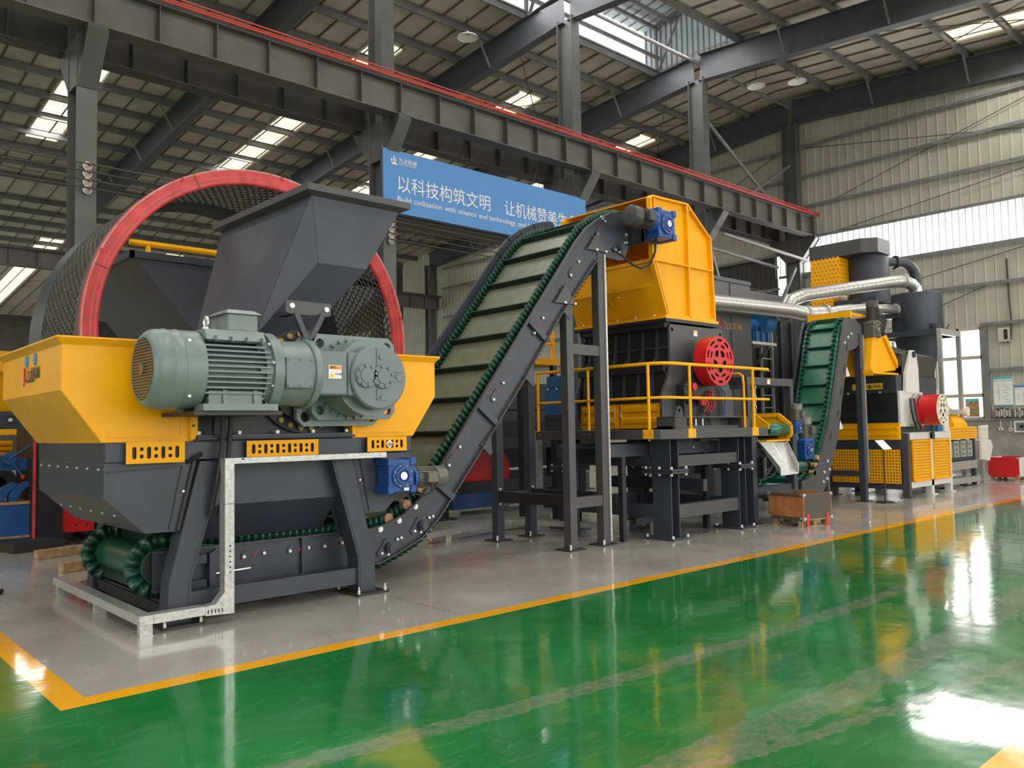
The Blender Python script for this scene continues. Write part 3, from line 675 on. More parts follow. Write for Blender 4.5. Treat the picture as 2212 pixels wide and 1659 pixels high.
# yellow bins
binl = [(1.735, 2.335), (1.735, 1.97), (2.036, 1.55), (2.77, 1.545), (2.77, 2.335)]
for pts, wd, side in ((binl, 1, 'left'), (mir(binl), -1, 'right')):
    n = len(pts); b = B()
    for i in range(3):      # side and slope faces
        (xa, za), (xb, zb_) = pts[i], pts[i+1]
        if i < 2: b.poly([(xa, 7.15, za), (xb, 7.15, zb_), (xb, 9.25, zb_), (xa, 9.25, za)])
    b.poly([(x, 7.15, z) for x, z in pts]).poly([(x, 9.25, z) for x, z in pts])
    b.poly([(pts[3][0], 7.15, pts[3][1]), (pts[4][0], 7.15, pts[4][1]), (pts[4][0], 9.25, pts[4][1]), (pts[3][0], 9.25, pts[3][1])])
    o = build(b, 'side_bin', 'yellow', sh, solid=.012)
    xo, xi = pts[0][0], pts[4][0]; k = .045
    r = B()
    r.poly([(xo, 7.15, 2.335), (xi, 7.15, 2.335), (xi, 7.15-k, 2.385), (xo-k*wd, 7.15-k, 2.385)])
    r.poly([(xo, 7.15, 2.335), (xo, 9.25, 2.335), (xo-k*wd, 9.25+k, 2.385), (xo-k*wd, 7.15-k, 2.385)])
    r.poly([(xo, 9.25, 2.335), (xi, 9.25, 2.335), (xi, 9.25+k, 2.385), (xo-k*wd, 9.25+k, 2.385)])
    r.poly([(xo-k*wd, 7.15-k, 2.385), (xi, 7.15-k, 2.385), (xi, 7.15-k, 2.40), (xo-k*wd, 7.15-k, 2.40)]).poly([(xo-k*wd, 7.15-k, 2.385), (xo-k*wd, 9.25+k, 2.385), (xo-k*wd, 9.25+k, 2.40), (xo-k*wd, 7.15-k, 2.40)])
    build(r, 'rim', 'yellow', o, solid=.012)
    e = B()
    if wd > 0:
        e.beam((2.07, 7.14, 1.60), (2.66, 7.14, 1.60), .012, .008, (0, 1, 0)).beam((2.66, 7.14, 1.60), (2.66, 7.14, 1.76), .012, .008, (0, 1, 0)).box(2.73, 2.79, 7.10, 7.15, 1.56, 1.78)
    else:
        e.beam((4.40, 7.14, 1.60), (5.0, 7.14, 1.60), .012, .008, (0, 1, 0)).box(4.33, 4.37, 7.10, 7.15, 1.56, 1.75)
    build(e, 'fold_seam', 'yellow', o)
    build(B().bolts([(xi-.02*wd, 7.10, 1.68)], (0, -1, 0), .012), 'bolt', 'charcoal_dark', o)
    if wd > 0:                                    # lettering on the outer face of the left bin
        def left_face(b_, y, z): return at(yz(b_, 1.722), 0, y, z)
        tx = left_face(text_mesh('JL', .17, .003, 'RIGHT', .75, .004), 8.27, 2.10); l = build(tx, 'logo', 'text_red', o)
        build(left_face(text_mesh('九龙机械', .115, .003, 'LEFT', .95), 8.24, 2.115), 'logo_text', 'grey_paint', o)
        build(left_face(text_mesh('JIULONGMACHINERY', .026, .003, 'LEFT', 1.0), 8.235, 2.085), 'logo_text', 'grey_paint', o)
        for y in (8.33, 8.03): build(B().cyl((1.727, y-.06, 2.275), (1.720, y-.06, 2.275), .052, 24), 'round_sticker', 'sign_blue', o)
# central housing
b = B().box(2.78, 4.33, 7.28, 9.15, 1.60, 2.45)
o = build(b, 'rotor_housing', 'charcoal_dark', sh)
build(B().box(2.85, 2.93, 7.27, 7.29, 1.60, 2.2).box(3.0, 3.1, 7.26, 7.30, 1.6, 2.0), 'housing_rib', 'charcoal_dark', o)
build(B().bolts([(2.84+.37*i, 7.2, 1.60) for i in range(5)], (0, 0, 1), .022, .03), 'bolt', 'white_bolt', o)
c0 = (3.88, 7.28, 2.10)
build(B().lathe([(0, .50), (.05, .50), (.05, .40), (.14, .40), (.14, .2)], c0, (0, -1, 0), 48), 'rotor_flange', 'charcoal_dark', o, smooth=True)
build(B().bolts([(c0[0]+.455*math.cos(a), 7.23, c0[2]+.455*math.sin(a)) for a in [2*PI*i/26 for i in range(26)]], (0, -1, 0), .028, .03), 'flange_bolt', 'gold', o)
# perforated yellow tie plates in front of the frame
def slotplate(x0, x1, z0, z1, n, extra=None):
    W_, H_ = x1-x0, z1-z0; holes = []; step = W_/(2*n-1+1.2); 
    for i in range(2*n-1):
        cx_ = step*(1.1+i)
        if i % 2 == 0: holes.append(slot(cx_, H_/2, .034, H_*.58))
        else: holes += [circ(cx_, H_*.67, .0165, 14), circ(cx_, H_*.33, .0165, 14)]
    b_ = at(xz(curve_mesh([[(0, 0), (W_, 0), (W_, H_), (0, H_)]]+holes, .012), 7.075), x0, 0, z0)
    p = build(b_, 'tie_plate', 'yellow_matt', sh)
    build(B().box(x0+.02, x1-.02, 7.095, 7.125, z0+.01, z1-.01), 'plate_backing', 'black_rubber', p)
    return p
slotplate(2.195, 2.668, 1.372, 1.548, 4); slotplate(3.22, 3.935, 1.386, 1.538, 6)
p = slotplate(4.483, 4.957, 1.400, 1.545, 4)
build(B().lathe([(0, .035), (.02, .035), (.02, .02), (.06, .02), (.07, .01)], (4.735, 7.07, 1.472), (0, -1, 0), 16), 'tension_bolt', 'white_bolt', p)
# hydraulic hoses behind the galvanised post
for k, x in enumerate((2.98, 3.06)):
    build(B().tube([(x+.04, 7.2, 1.88), (x, 7.03, 1.78), (x-.02*k, 7.03, 1.5), (x-.06, 7.0, 1.2), (x-.1, 7.05, .9)], .022, 8), 'hose', 'black_rubber', sh)
build(B().tube([(2.9, 7.25, 1.45), (2.78, 7.05, 1.42), (2.7, 7.2, 1.35)], .02, 8), 'hose', 'black_rubber', sh)
# ------------------------------------------------------------ lower feed hopper wings and the big upper hopper
hp = thing('rear_hopper', 'wide charcoal feed hopper of another machine, seen through the trommel drum', 'hopper', (7.0, 16.2, 0))
KS = 1.97
def far(b_):
    b_.v = [Vector((p.x*KS, p.y*KS, 1.6+(p.z-1.6)*KS)) for p in b_.v]; return b_
wl = [(2.32, 3.16), (3.20, 3.16), (3.28, 2.45), (2.92, 2.45)]; wr = [(4.86, 3.16), (4.10, 3.16), (3.85, 2.45), (4.17, 2.45)]
for pts, side in ((wl, 1), (wr, -1)):
    b = B().poly([(x, 7.36, z) for x, z in pts]).poly([(x, 9.15, z) for x, z in pts])
    (xa, za), (xb, zb_) = pts[0], pts[3]; b.poly([(xa, 7.36, za), (xb, 7.36, zb_), (xb, 9.15, zb_), (xa, 9.15, za)])
    o = build(far(b), 'hopper_wing', 'charcoal' if side < 0 else 'charcoal', hp, solid=.012)
    r = B().box(min(xa-.03*side, pts[1][0]), max(xa-.03*side, pts[1][0]), 7.32, 7.37, 3.13, 3.19).box(min(xa-.035*side, xa), max(xa-.035*side, xa)+.01, 7.32, 9.2, 3.13, 3.19)
    if side < 0: r.box(4.45, 4.9, 7.32, 7.37, 3.13, 3.19)
    build(far(r), 'rim', 'charcoal', o)
    if side > 0:
        build(far(B().beam((3.20, 7.345, 3.13), (3.28, 7.345, 2.45), .025, .05, (0, 1, 0))), 'edge_flange', 'charcoal', o)
        build(far(B().bolts([(3.13, 7.35, 3.02), (3.165, 7.35, 2.85), (3.2, 7.35, 2.65)], (0, -1, 0), .016)), 'bolt', 'white_bolt', o)
build(B().box(5.6, 8.4, 14.9, 17.6, .6, 3.32), 'machine_body', 'charcoal_dark', hp)
for x in (5.7, 8.1):
    for y in (15.0, 17.3): build(B().box(x, x+.2, y, y+.2, 0, .62), 'leg', 'charcoal', hp)
hp2 = thing('upper_hopper', 'tall black funnel hopper with folded sides rising above the shredder', 'hopper', (4.3, 8.4, 2.55))
FL, FR, BR, BL = (4.11, 7.49, 4.05), (5.19, 7.49, 4.05), (5.19, 9.55, 4.05), (4.05, 9.55, 4.05)
LL, LR, TL, TR, TBR, TBL = (4.165, 7.47, 3.33), (4.735, 7.47, 3.33), (3.62, 7.78, 2.56), (4.12, 7.78, 2.56), (4.12, 9.1, 2.50), (3.5, 9.1, 2.50)
b = B()
for f in ((FL, FR, LR, LL), (LL, LR, TR, TL), (FL, LL, TL), (FL, TL, TBL, BL), (FR, LR, TR), (FR, TR, TBR, BR), (BL, BR, TBR, TBL)): b.poly(f)
o = build(b, 'hopper_body', 'charcoal', hp2, solid=.012)
r = B()
for (xa, ya), (xb, yb) in (((FL[0], FL[1]), (FR[0], FR[1])), ((FL[0], FL[1]), (BL[0], BL[1])), ((BL[0], BL[1]), (BR[0], BR[1])), ((FR[0], FR[1]), (BR[0], BR[1]))):
    dx, dy = (0, -1) if ya == yb == 7.49 else (0, 1) if ya == yb else (-1, 0) if xa < 4.5 else (1, 0)
    k = .09
    e = lambda x, y, q: (x+q*(1 if x > 4.6 else -1), y+q*(1 if y > 8 else -1))
    (x0, y0), (x1, y1), (x2, y2), (x3, y3) = (xa, ya), (xb, yb), e(xb, yb, k), e(xa, ya, k)
    r.add([(x0, y0, 4.02), (x1, y1, 4.02), (x2, y2, 4.06), (x3, y3, 4.06), (x0, y0, 4.09), (x1, y1, 4.09), (x2, y2, 4.13), (x3, y3, 4.13)], [(0, 1, 2, 3), (7, 6, 5, 4), (0, 4, 5, 1), (1, 5, 6, 2), (2, 6, 7, 3), (3, 7, 4, 0)])
build(r, 'rim', 'grey_paint', hp2)
# torque bracket between hopper and gearbox
tb = thing('torque_bracket', 'grey Y shaped bracket tying the gearbox to the black hopper', 'bracket', (3.72, 6.95, 2.4))
build(at(xz(curve_mesh([[(-.235, -.05), (-.20, -.065), (.20, -.065), (.235, -.05), (.235, .06), (-.235, .06)]], .02), 7.0), 3.80, 0, 2.775), 'top_plate', 'grey_paint', tb)
build(B().bolts([(3.62, 6.99, 2.785), (3.98, 6.99, 2.775)], (0, -1, 0), .026, .02), 'bolt', 'white_bolt', tb)
v = B().beam((3.65, 6.98, 2.72), (3.765, 6.98, 2.47), .05, .06, (0, 1, 0)).beam((3.93, 6.98, 2.72), (3.80, 6.98, 2.47), .05, .06, (0, 1, 0))
build(v, 'strut', 'charcoal', tb)
build(B().box(3.72, 3.83, 6.955, 7.005, 2.36, 2.52), 'clevis', 'charcoal', tb)
build(B().bolts([(3.775, 6.955, 2.42)], (0, -1, 0), .024, .02), 'clevis_bolt', 'white_bolt', tb)
build(B().box(3.78, 3.85, 7.01, 7.60, 2.76, 2.80), 'hopper_lug', 'charcoal_dark', tb)
# ------------------------------------------------------------ big green-grey motor and planetary gearbox
ax_y, ax_z = 6.70, 2.125
mo = thing('drive_motor', 'large green-grey finned electric motor bolted across the shredder front', 'motor', (2.9, ax_y, 1.8))
A = lambda x: (x, ax_y, ax_z)
f = build(B().lathe([(0, .24), (.0, .245), (-.012, .25), (-.012, .265), (.02, .30), (.04, .312), (.06, .318), (.13, .322), (.135, .328), (.145, .322), (.22, .322), (.225, .328), (.235, .322), (.385, .322), (.385, .27)], (2.205, ax_y, ax_z), (1, 0, 0), 56), 'fan_cover', 'motor_green', mo, smooth=True, angle=50)
g = B().cyl((2.203, ax_y, ax_z), (2.215, ax_y, ax_z), .25, 40)
for k in range(21):
    z = -.235+.0235*k; h = math.sqrt(max(.001, .245**2-z*z)); g.box(2.188, 2.204, ax_y-h, ax_y+h, ax_z+z-.006, ax_z+z+.006)
build(g, 'fan_grille', 'motor_grey', f)
build(B().cyl((2.195, ax_y, ax_z), (2.183, ax_y, ax_z), .05, 24), 'grille_boss', 'motor_grey', f)
bp = []
for a in (-.75, .75, PI-.75, PI+.75): bp.append((2.47, ax_y-.322*math.cos(a), ax_z+.322*math.sin(a)))
build(B().bolts(bp, (0, -1, .0), .013), 'bolt', 'white_bolt', f)
b = B().cyl(A(2.56), A(3.14), .245, 32)
for k in range(12):
    z = -.235+.0425*k; h = math.sqrt(.325**2-z*z)*.98
    b.box(2.59+.03*(k in (0, 11)), 3.10+.03*(2 < k < 10), ax_y-h, ax_y+h, ax_z+z-.007, ax_z+z+.007)
fb = build(b, 'finned_body', 'motor_green', mo)
b = B().prism([(ax_y-.27, .235), (ax_y-.21, .325), (ax_y+.21, .325), (ax_y+.27, .235)], 'x', 2.60, 3.10); b.v = [p+Vector((0, 0, ax_z)) for p in b.v]
for k in range(4): b.box(2.66+.13*k, 2.67+.13*k, ax_y-.31, ax_y-.2, ax_z+.225, ax_z+.265)
build(b, 'top_housing', 'motor_green', mo)
b = B().lathe([(0, .25), (0, .29), (.05, .30), (.05, .345), (.09, .345), (.09, .2)], (3.10, ax_y, ax_z), (1, 0, 0), 48)
for a in (0, PI/2, PI, 1.5*PI, PI/4, 3*PI/4): b.beam((3.05, ax_y-.27*math.cos(a), ax_z+.27*math.sin(a)), (3.15, ax_y-.30*math.cos(a), ax_z+.30*math.sin(a)), .02, .06, (0, math.sin(a), math.cos(a)))
e = build(b, 'end_shield', 'motor_green', mo, smooth=True)
build(B().bolts([(3.15, ax_y-.322*math.cos(a), ax_z+.322*math.sin(a)) for a in (.2, -.4, .75, -1.0, 1.3, 2, -2)], (-1, 0, 0), .016, .02), 'bolt', 'bright_steel', e)
ft = B().box(2.56, 3.19, ax_y-.30, ax_y-.12, 1.79, 1.845).box(2.56, 3.19, ax_y+.12, ax_y+.30, 1.79, 1.845)
for x in (2.74, 3.0): ft.prism([(ax_y-.26, 1.84), (ax_y-.24, 1.84), (ax_y-.2, 1.96), (ax_y-.24, 1.96)], 'x', x, x+.035)
ft.prism([(ax_y-.23, 1.84), (ax_y-.05, 1.84), (ax_y-.05, 1.95), (ax_y-.23, 1.95)], 'x', 2.63, 3.08)
build(ft, 'mounting_foot', 'motor_green', mo)
build(B().box(2.5, 3.25, ax_y-.26, 7.28, 1.755, 1.788), 'motor_shelf', 'charcoal_dark', mo)
tbx = build(B().box(2.80, 3.06, ax_y-.20, ax_y+.16, ax_z+.32, ax_z+.47).box(2.84, 3.06, ax_y-.18, ax_y+.1, ax_z+.27, ax_z+.33), 'terminal_box', 'motor_green', mo, bevel=.012)
build(B().add([(2.77, ax_y-.23, ax_z+.465), (3.09, ax_y-.23, ax_z+.465), (3.09, ax_y+.19, ax_z+.465), (2.77, ax_y+.19, ax_z+.465), (2.82, ax_y-.16, ax_z+.505), (3.04, ax_y-.16, ax_z+.505), (3.04, ax_y+.12, ax_z+.505), (2.82, ax_y+.12, ax_z+.505)], [(3, 2, 1, 0), (4, 5, 6, 7), (0, 1, 5, 4), (1, 2, 6, 5), (2, 3, 7, 6), (3, 0, 4, 7)]), 'box_lid', 'motor_green', tbx)
ey = [(2.70, ax_y+.036*math.cos(a), ax_z+.40+.045*math.sin(a)) for a in [2*PI*i/18-PI/2 for i in range(19)]]
b = B().tube(ey, .013, 8).cyl((2.70, ax_y, ax_z+.32), (2.70, ax_y, ax_z+.36), .035, 16); build(b, 'lifting_eye', 'bright_steel', mo, smooth=True)
gb = thing('planetary_gearbox', 'grey-green planetary gearbox with round front cover coupled to the large motor', 'gearbox', (4.1, 6.8, 1.8))
b = B().lathe([(0, .2), (0, .345), (.045, .345), (.045, .275), (.36, .292), (.36, .312), (.40, .312), (.43, .30), (.43, .2)], (3.19, ax_y, ax_z), (1, 0, 0), 56)
n1 = build(b, 'bell_housing', 'motor_green', gb, smooth=True)
pl = B().box(3.27, 3.52, ax_y-.292, ax_y-.26, ax_z-.14, ax_z+.12); build(pl, 'cover_plate', 'grey_blue', n1, bevel=.004)
build(B().bolts([(3.29, ax_y-.29, ax_z+.10), (3.50, ax_y-.29, ax_z+.10), (3.29, ax_y-.29, ax_z-.12), (3.50, ax_y-.29, ax_z-.12), (3.395, ax_y-.29, ax_z+.10), (3.395, ax_y-.29, ax_z-.12)], (0, -1, 0), .009), 'bolt', 'grey_blue', n1)
h = build(B().box(3.60, 3.92, 6.50, 6.95, 1.93, 2.33).box(3.925, 4.3, 6.50, 6.95, 1.925, 2.325), 'bevel_housing', 'grey_blue', gb, bevel=.02)
wl_ = build(B().box(3.72, 3.85, 6.492, 6.50, 2.08, 2.20), 'warning_label', 'white', h)
build(B().box(3.725, 3.845, 6.489, 6.493, 2.165, 2.195), 'label_band', 'orange_label', wl_)
build(B().prism([(3.73, 2.095), (3.775, 2.095), (3.752, 2.14)], 'y', 6.488, 6.493), 'label_sign', 'label_yellow', wl_)
build(at(xz(text_mesh('警告', .03, .002), 6.487), 3.735, 0, 2.17), 'label_text', 'sensor_black', wl_)
build(at(xz(text_mesh('小心机器', .02, .002), 6.487), 3.78, 0, 2.115), 'label_text', 'sensor_black', wl_)
gc = (4.235, 2.105)
d = build(B().lathe([(0, .0005), (0, .285), (.015, .30), (.05, .30), (.06, .295), (.5, .295)], (gc[0], 6.46, gc[1]), (0, 1, 0), 64), 'front_cover', 'grey_blue', gb, smooth=True)
b = B().box(4.20, 4.21, 6.45, 6.465, gc[1]-.21, gc[1]-.08).box(4.20, 4.30, 6.45, 6.465, gc[1]-.215, gc[1]-.205).box(4.20, 4.21, 6.45, 6.465, gc[1]+.06, gc[1]+.27).box(4.38, 4.49, 6.45, 6.465, gc[1]-.035, gc[1]-.028).box(4.38, 4.49, 6.45, 6.465, gc[1]+.05, gc[1]+.057)
build(b, 'cover_rib', 'grey_blue', d)
build(B().bolts([(4.25, 6.46, gc[1]+.19), (4.26, 6.46, gc[1]-.19), (4.43, 6.46, gc[1]+.01)], (0, -1, 0), .026, .012), 'plug', 'grey_blue', d)
for cx_, cz in ((4.085, 2.115), (4.265, 2.11)):
    s = build(B().lathe([(0, .0005), (0, .068), (.010, .071), (.010, .110), (.022, .116), (.06, .116)], (cx_, 6.425, cz), (0, 1, 0), 40), 'bearing_cover', 'grey_blue', gb, smooth=True)
    build(B().bolts([(cx_+.092*math.cos(a), 6.431, cz+.092*math.sin(a)) for a in [PI/4*i+.2 for i in range(8)]], (0, -1, 0), .015, .012), 'bolt', 'grey_blue', s)
def earplate(x0, x1, z0, z1, c, hr, y):
    o_ = [(x0+c, z0), (x1-c, z0), (x1, z0+c), (x1, z1-c), (x1-c, z1), (x0+c, z1), (x0, z1-c), (x0, z0+c)]
    hs = [circ(x, z, hr, 20) for x in (x0+.09, x1-.09) for z in (z0+.09, z1-.09)]
    return xz(curve_mesh([o_]+hs, .06), y)
q = build(earplate(3.80, 4.73, 1.72, 2.535, .07, .045, 6.98), 'mount_plate', 'motor_green', gb)
build(earplate(3.70, 4.60, 1.66, 2.52, .07, .05, 7.08), 'mount_plate', 'motor_green', gb)
build(B().cyl((4.22, 6.6, 2.11), (4.22, 7.2, 2.11), .36, 48), 'planet_stage', 'motor_green', gb, smooth=True)
build(B().bolts([(4.22+.39*math.cos(a), 6.95, 2.11+.375*math.sin(a)) for a in [PI*i/14+.1 for i in range(28)]], (0, -1, 0), .017, .03), 'socket_bolt', 'motor_green', q)
# ------------------------------------------------------------ small worm motor at the right end of the shredder
def worm_drive(name, label, cat, org, rot, blue='blue_gear', mt='motor_grey', L=.34, r=.098, tb='motor_grey', s=1.0):
    """worm gearbox in local space: output face looks along -Y, motor shaft along +X; origin at the gearbox centre"""
    t = thing(name, label, cat, org, rot)
    h_ = .165*s
    b = B().box(-h_*.95, h_*.95, -.10*s, .12*s, -h_, h_).box(-h_*1.05, -h_*.6, -.115*s, .13*s, h_*.6, h_*1.08).box(h_*.6, h_*1.05, -.115*s, .13*s, h_*.6, h_*1.08).box(-h_*1.05, -h_*.6, -.115*s, .13*s, -h_*1.08, -h_*.6).box(h_*.6, h_*1.05, -.115*s, .13*s, -h_*1.08, -h_*.6)
    g = build(b, 'gear_housing', blue, t, local=True, bevel=.012*s)
    b = B().lathe([(0, .03*s), (0, .045*s), (.006, .05*s), (.006, .06*s), (-.012, .065*s), (-.012, .085*s), (.004, .09*s), (.004, .12*s), (.03, .125*s)], (0, -.125*s, 0), (0, 1, 0), 36)
    o_ = build(b, 'output_flange', blue, t, local=True, smooth=True)
    build(B().bolts([(.105*s*math.cos(a), -.12*s, .105*s*math.sin(a)) for a in [PI/4*i+PI/8 for i in range(8)]], (0, -1, 0), .011*s, .01), 'bolt', 'gold', o_, local=True)
    build(B().cyl((0, -.14*s, 0), (0, -.12*s, 0), .04*s, 24), 'hollow_shaft', 'bright_steel', o_, local=True)
    zc = -.035*s
    build(B().lathe([(0, .05*s), (0, .13*s), (.025*s, .13*s), (.06*s, .10*s)], (h_*.95, 0, zc), (1, 0, 0), 32), 'adapter_flange', blue, t, local=True, smooth=True)
    x0 = h_*.95+.055*s
    b = B().cyl((x0, 0, zc), (x0+L*.62, 0, zc), r*.86, 28)
    for k in range(22):
        a = 2*PI*k/22; b.beam((x0+.01, r*.9*math.cos(a), zc+r*.9*math.sin(a)), (x0+L*.6, r*.9*math.cos(a), zc+r*.9*math.sin(a)), .008*s, r*.22, (0, math.cos(a), math.sin(a)))
    mb = build(b, 'finned_motor', mt, t, local=True)
    build(B().lathe([(0, r*.9), (.0, r*1.02), (L*.28, r*1.02), (L*.34, r*.92), (L*.36, r*.7), (L*.36, .01)], (x0+L*.62, 0, zc), (1, 0, 0), 32), 'fan_cover', mt, t, local=True, smooth=True)
    build(B().box(x0+L*.2, x0+L*.52, -r*1.45, -r*.8, zc-r*.45, zc+r*.5), 'terminal_box', tb, t, local=True, bevel=.008)
    return t
w1 = worm_drive('worm_gear_motor', 'small blue worm gearbox with grey motor on the right end of the shredder', 'gear motor', (4.79, 7.02, 1.15), None, L=.40, r=.112)
build(B().box(4.64, 4.96, 7.08, 7.13, .97, 1.38), 'mounting_plate', 'charcoal', w1)
build(B().tube([(5.16, 6.92, 1.06), (5.15, 6.9, .96), (5.05, 6.93, .93), (4.95, 7.0, .97), (4.9, 7.1, 1.0)], .012, 8), 'motor_cable', 'black_rubber', w1)
build(B().box(5.13, 5.19, 6.875, 6.879, 1.09, 1.13), 'motor_label', 'hose_red', w1)
build(B().box(4.80, 4.86, 6.9, 6.906, 1.0, 1.03), 'name_plate', 'white', w1)
# ------------------------------------------------------------ galvanised cable tray wrapped round the shredder
ct = thing('cable_tray', 'galvanised steel cable trunking running round the shredder feet and up a post', 'cable tray', (2.3, 6.9, 0))
o = build(B().box(2.25, 2.36, 6.90, 9.52, .09, .165), 'floor_trunking', 'galv', ct, bevel=.003)
build(B().box(2.361, 2.78, 6.90, 7.02, .09, .165), 'floor_trunking', 'galv', ct, bevel=.003)
el = build(B().prism([(2.78, .085), (3.03, .07), (3.03, .40), (2.945, .40), (2.945, .26), (2.87, .17), (2.78, .16)], 'y', 6.90, 7.00), 'elbow', 'galv', ct)
build(B().box(2.945, 3.03, 6.895, 7.01, .40, 1.395), 'post', 'galv', ct, bevel=.003)
build(B().box(3.03, 4.60, 6.905, 7.0, 1.342, 1.395), 'top_trunking', 'galv', ct, bevel=.003)
b = B()
for i in range(5): b.box(2.80+.03*i, 2.808+.03*i, 6.896, 6.9, .10, .13)
for i in range(6): b.cyl((2.99, 6.896, .42+.045*i), (2.99, 6.89, .42+.045*i), .008, 8)
b.box(2.94, 3.035, 6.892, 6.896, 1.0, 1.004).box(3.10, 3.12, 6.9, 6.905, 1.375, 1.39)
build(b, 'knockout', 'charcoal_dark', el)
for (x, y) in ((2.30, 6.96), (2.30, 8.15), (2.30, 9.42)): build(B().box(x-.04, x+.06, y-.04, y+.02, 0, .09).box(x-.04, x+.06, y-.06, y+.06, 0, .004), 'tray_foot', 'galv', ct)
# ============================================================ CORRUGATED SIDEWALL CONVEYORS
def resample(pts, ds):
    P = [Vector((p[0], p[1])) for p in pts]; P.append(P[0]); out = []; L_ = 0; acc = 0
    tot = sum((b-a).length for a, b in zip(P, P[1:])); n = int(tot/ds); ds = tot/n; i = 0; d = 0
    seg = (P[1]-P[0]).length
    for k in range(n):
        t = k*ds
        while t > acc+seg+1e-9: acc += seg; i += 1; seg = (P[i+1]-P[i]).length
        out.append(P[i].lerp(P[i+1], (t-acc)/seg if seg else 0))
    return out, ds
def normals(Q):
    n = len(Q); N = []
    for i in range(n):
        t = (Q[(i+3) % n]-Q[i-3]); t.normalize(); N.append(Vector((-t.y, t.x)))
    return N
def arc(c, r, a0, a1, n=14): return [(c[0]+r*math.cos(a0+(a1-a0)*i/n), c[1]+r*math.sin(a0+(a1-a0)*i/n)) for i in range(n+1)]
def belt_parts(t, loop, y0, y1, bm, wm, cm, wave=.072, wh=.11, cleat=.52, ch=.085, inset=.07, amp=.026, c0=.2, off=0, off_x=0):
    Q, ds = resample(loop, wave/6); N = normals(Q); n = len(Q)
    if off: Q = [q+m_*off*min(1, max(0, (q.x-off_x)/.6)) for q, m_ in zip(Q, N)]
    b = B(); vs = []; fs = []
    for i in range(0, n, 4):
        q, m_ = Q[i], N[i]
        for o_ in (0, -.012):
            for y in (y0, y1): vs.append((q.x+m_.x*o_, y, q.y+m_.y*o_))
    k = len(vs)//4
    for i in range(k):
        j = (i+1) % k
        fs += [(4*i, 4*i+1, 4*j+1, 4*j), (4*i+2, 4*j+2, 4*j+3, 4*i+3), (4*i, 4*j, 4*j+2, 4*i+2), (4*i+1, 4*i+3, 4*j+3, 4*j+1)]
    b.add(vs, fs); belt = build(b, 'belt', bm, t, smooth=True)
    for yc in (y0+inset, y1-inset):
        b = B(); vs = []; fs = []
        for i in range(n):
            q, m_ = Q[i], N[i]; y = yc+amp*math.sin(2*PI*i/6+.4)
            vs += [(q.x, y, q.y), (q.x+m_.x*wh, y, q.y+m_.y*wh)]
        for i in range(n): j = (i+1) % n; fs.append((2*i, 2*i+1, 2*j+1, 2*j))
        b.add(vs, fs); build(b, 'sidewall', wm, t, smooth=True, angle=80, solid=.010)
    L_ = n*ds; m_ = int(L_/cleat)
    for c in range(m_):
        i = int((c+c0)*n/m_) % n; q, nn = Q[i], N[i]; tt = Vector((nn.y, -nn.x))
        b = B(); a, c_ = y0+inset+.03, y1-inset-.03
        sec = [q+tt*.016, q-tt*.016, q-tt*.012+nn*ch, q+tt*.006+nn*ch]
        b.add([(p.x, y, p.y) for y in (a, c_) for p in sec], [(0, 1, 2, 3), (7, 6, 5, 4), (0, 4, 5, 1), (1, 5, 6, 2), (2, 6, 7, 3), (3, 7, 4, 0)])
        build(b, 'cleat', cm, t)
    return belt
# ------------------------------------------------------------ main conveyor under and out of the shredder
cv = thing('belt_conveyor', 'long inclined grey conveyor with corrugated green sidewalls rising from the shredder to the crusher', 'conveyor', (7.8, 8.2, 0))
S = Vector((.62, .785)); NV = Vector((-.785, .62))
loop = [(2.62, .60), (4.75, .59), (4.98, .625), (5.2, .71), (5.4, .85), (5.55, 1.01)]
loop += [(8.02, 4.10), (8.24, 4.33), (8.45, 4.47), (8.72, 4.585), (8.95, 4.635)]
loop += [(9.20, 4.64)]+arc((9.22, 4.44), .20, PI*.45, -PI*.62, 12)+[(8.99, 4.05), (8.84, 4.10)]
loop += [(8.30, 3.72), (7.64, 2.98), (7.04, 2.21), (6.26, 1.285), (5.67, .60), (5.42, .395), (5.12, .275), (4.85, .185), (4.5, .20), (2.75, .29)]
loop += arc((2.62, .445), .155, -PI*.5, -PI*1.5, 12)
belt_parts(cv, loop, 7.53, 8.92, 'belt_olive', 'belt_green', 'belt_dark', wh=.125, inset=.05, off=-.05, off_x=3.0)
pan = [(2.55, .58), (4.75, .575), (4.98, .61), (5.2, .695), (5.4, .835), (5.55, 1.0), (8.02, 4.09), (8.24, 4.32), (8.45, 4.46), (8.72, 4.59), (8.95, 4.66), (9.12, 4.68), (9.22, 4.62), (9.20, 4.30), (9.08, 3.99), (8.93, 3.96), (8.60, 3.98), (8.436, 3.90),
       (7.64, 3.005), (7.04, 2.235), (6.263, 1.307), (5.67, .622), (5.42, .415), (5.12, .295), (4.88, .21), (4.6, .21), (2.55, .24)]
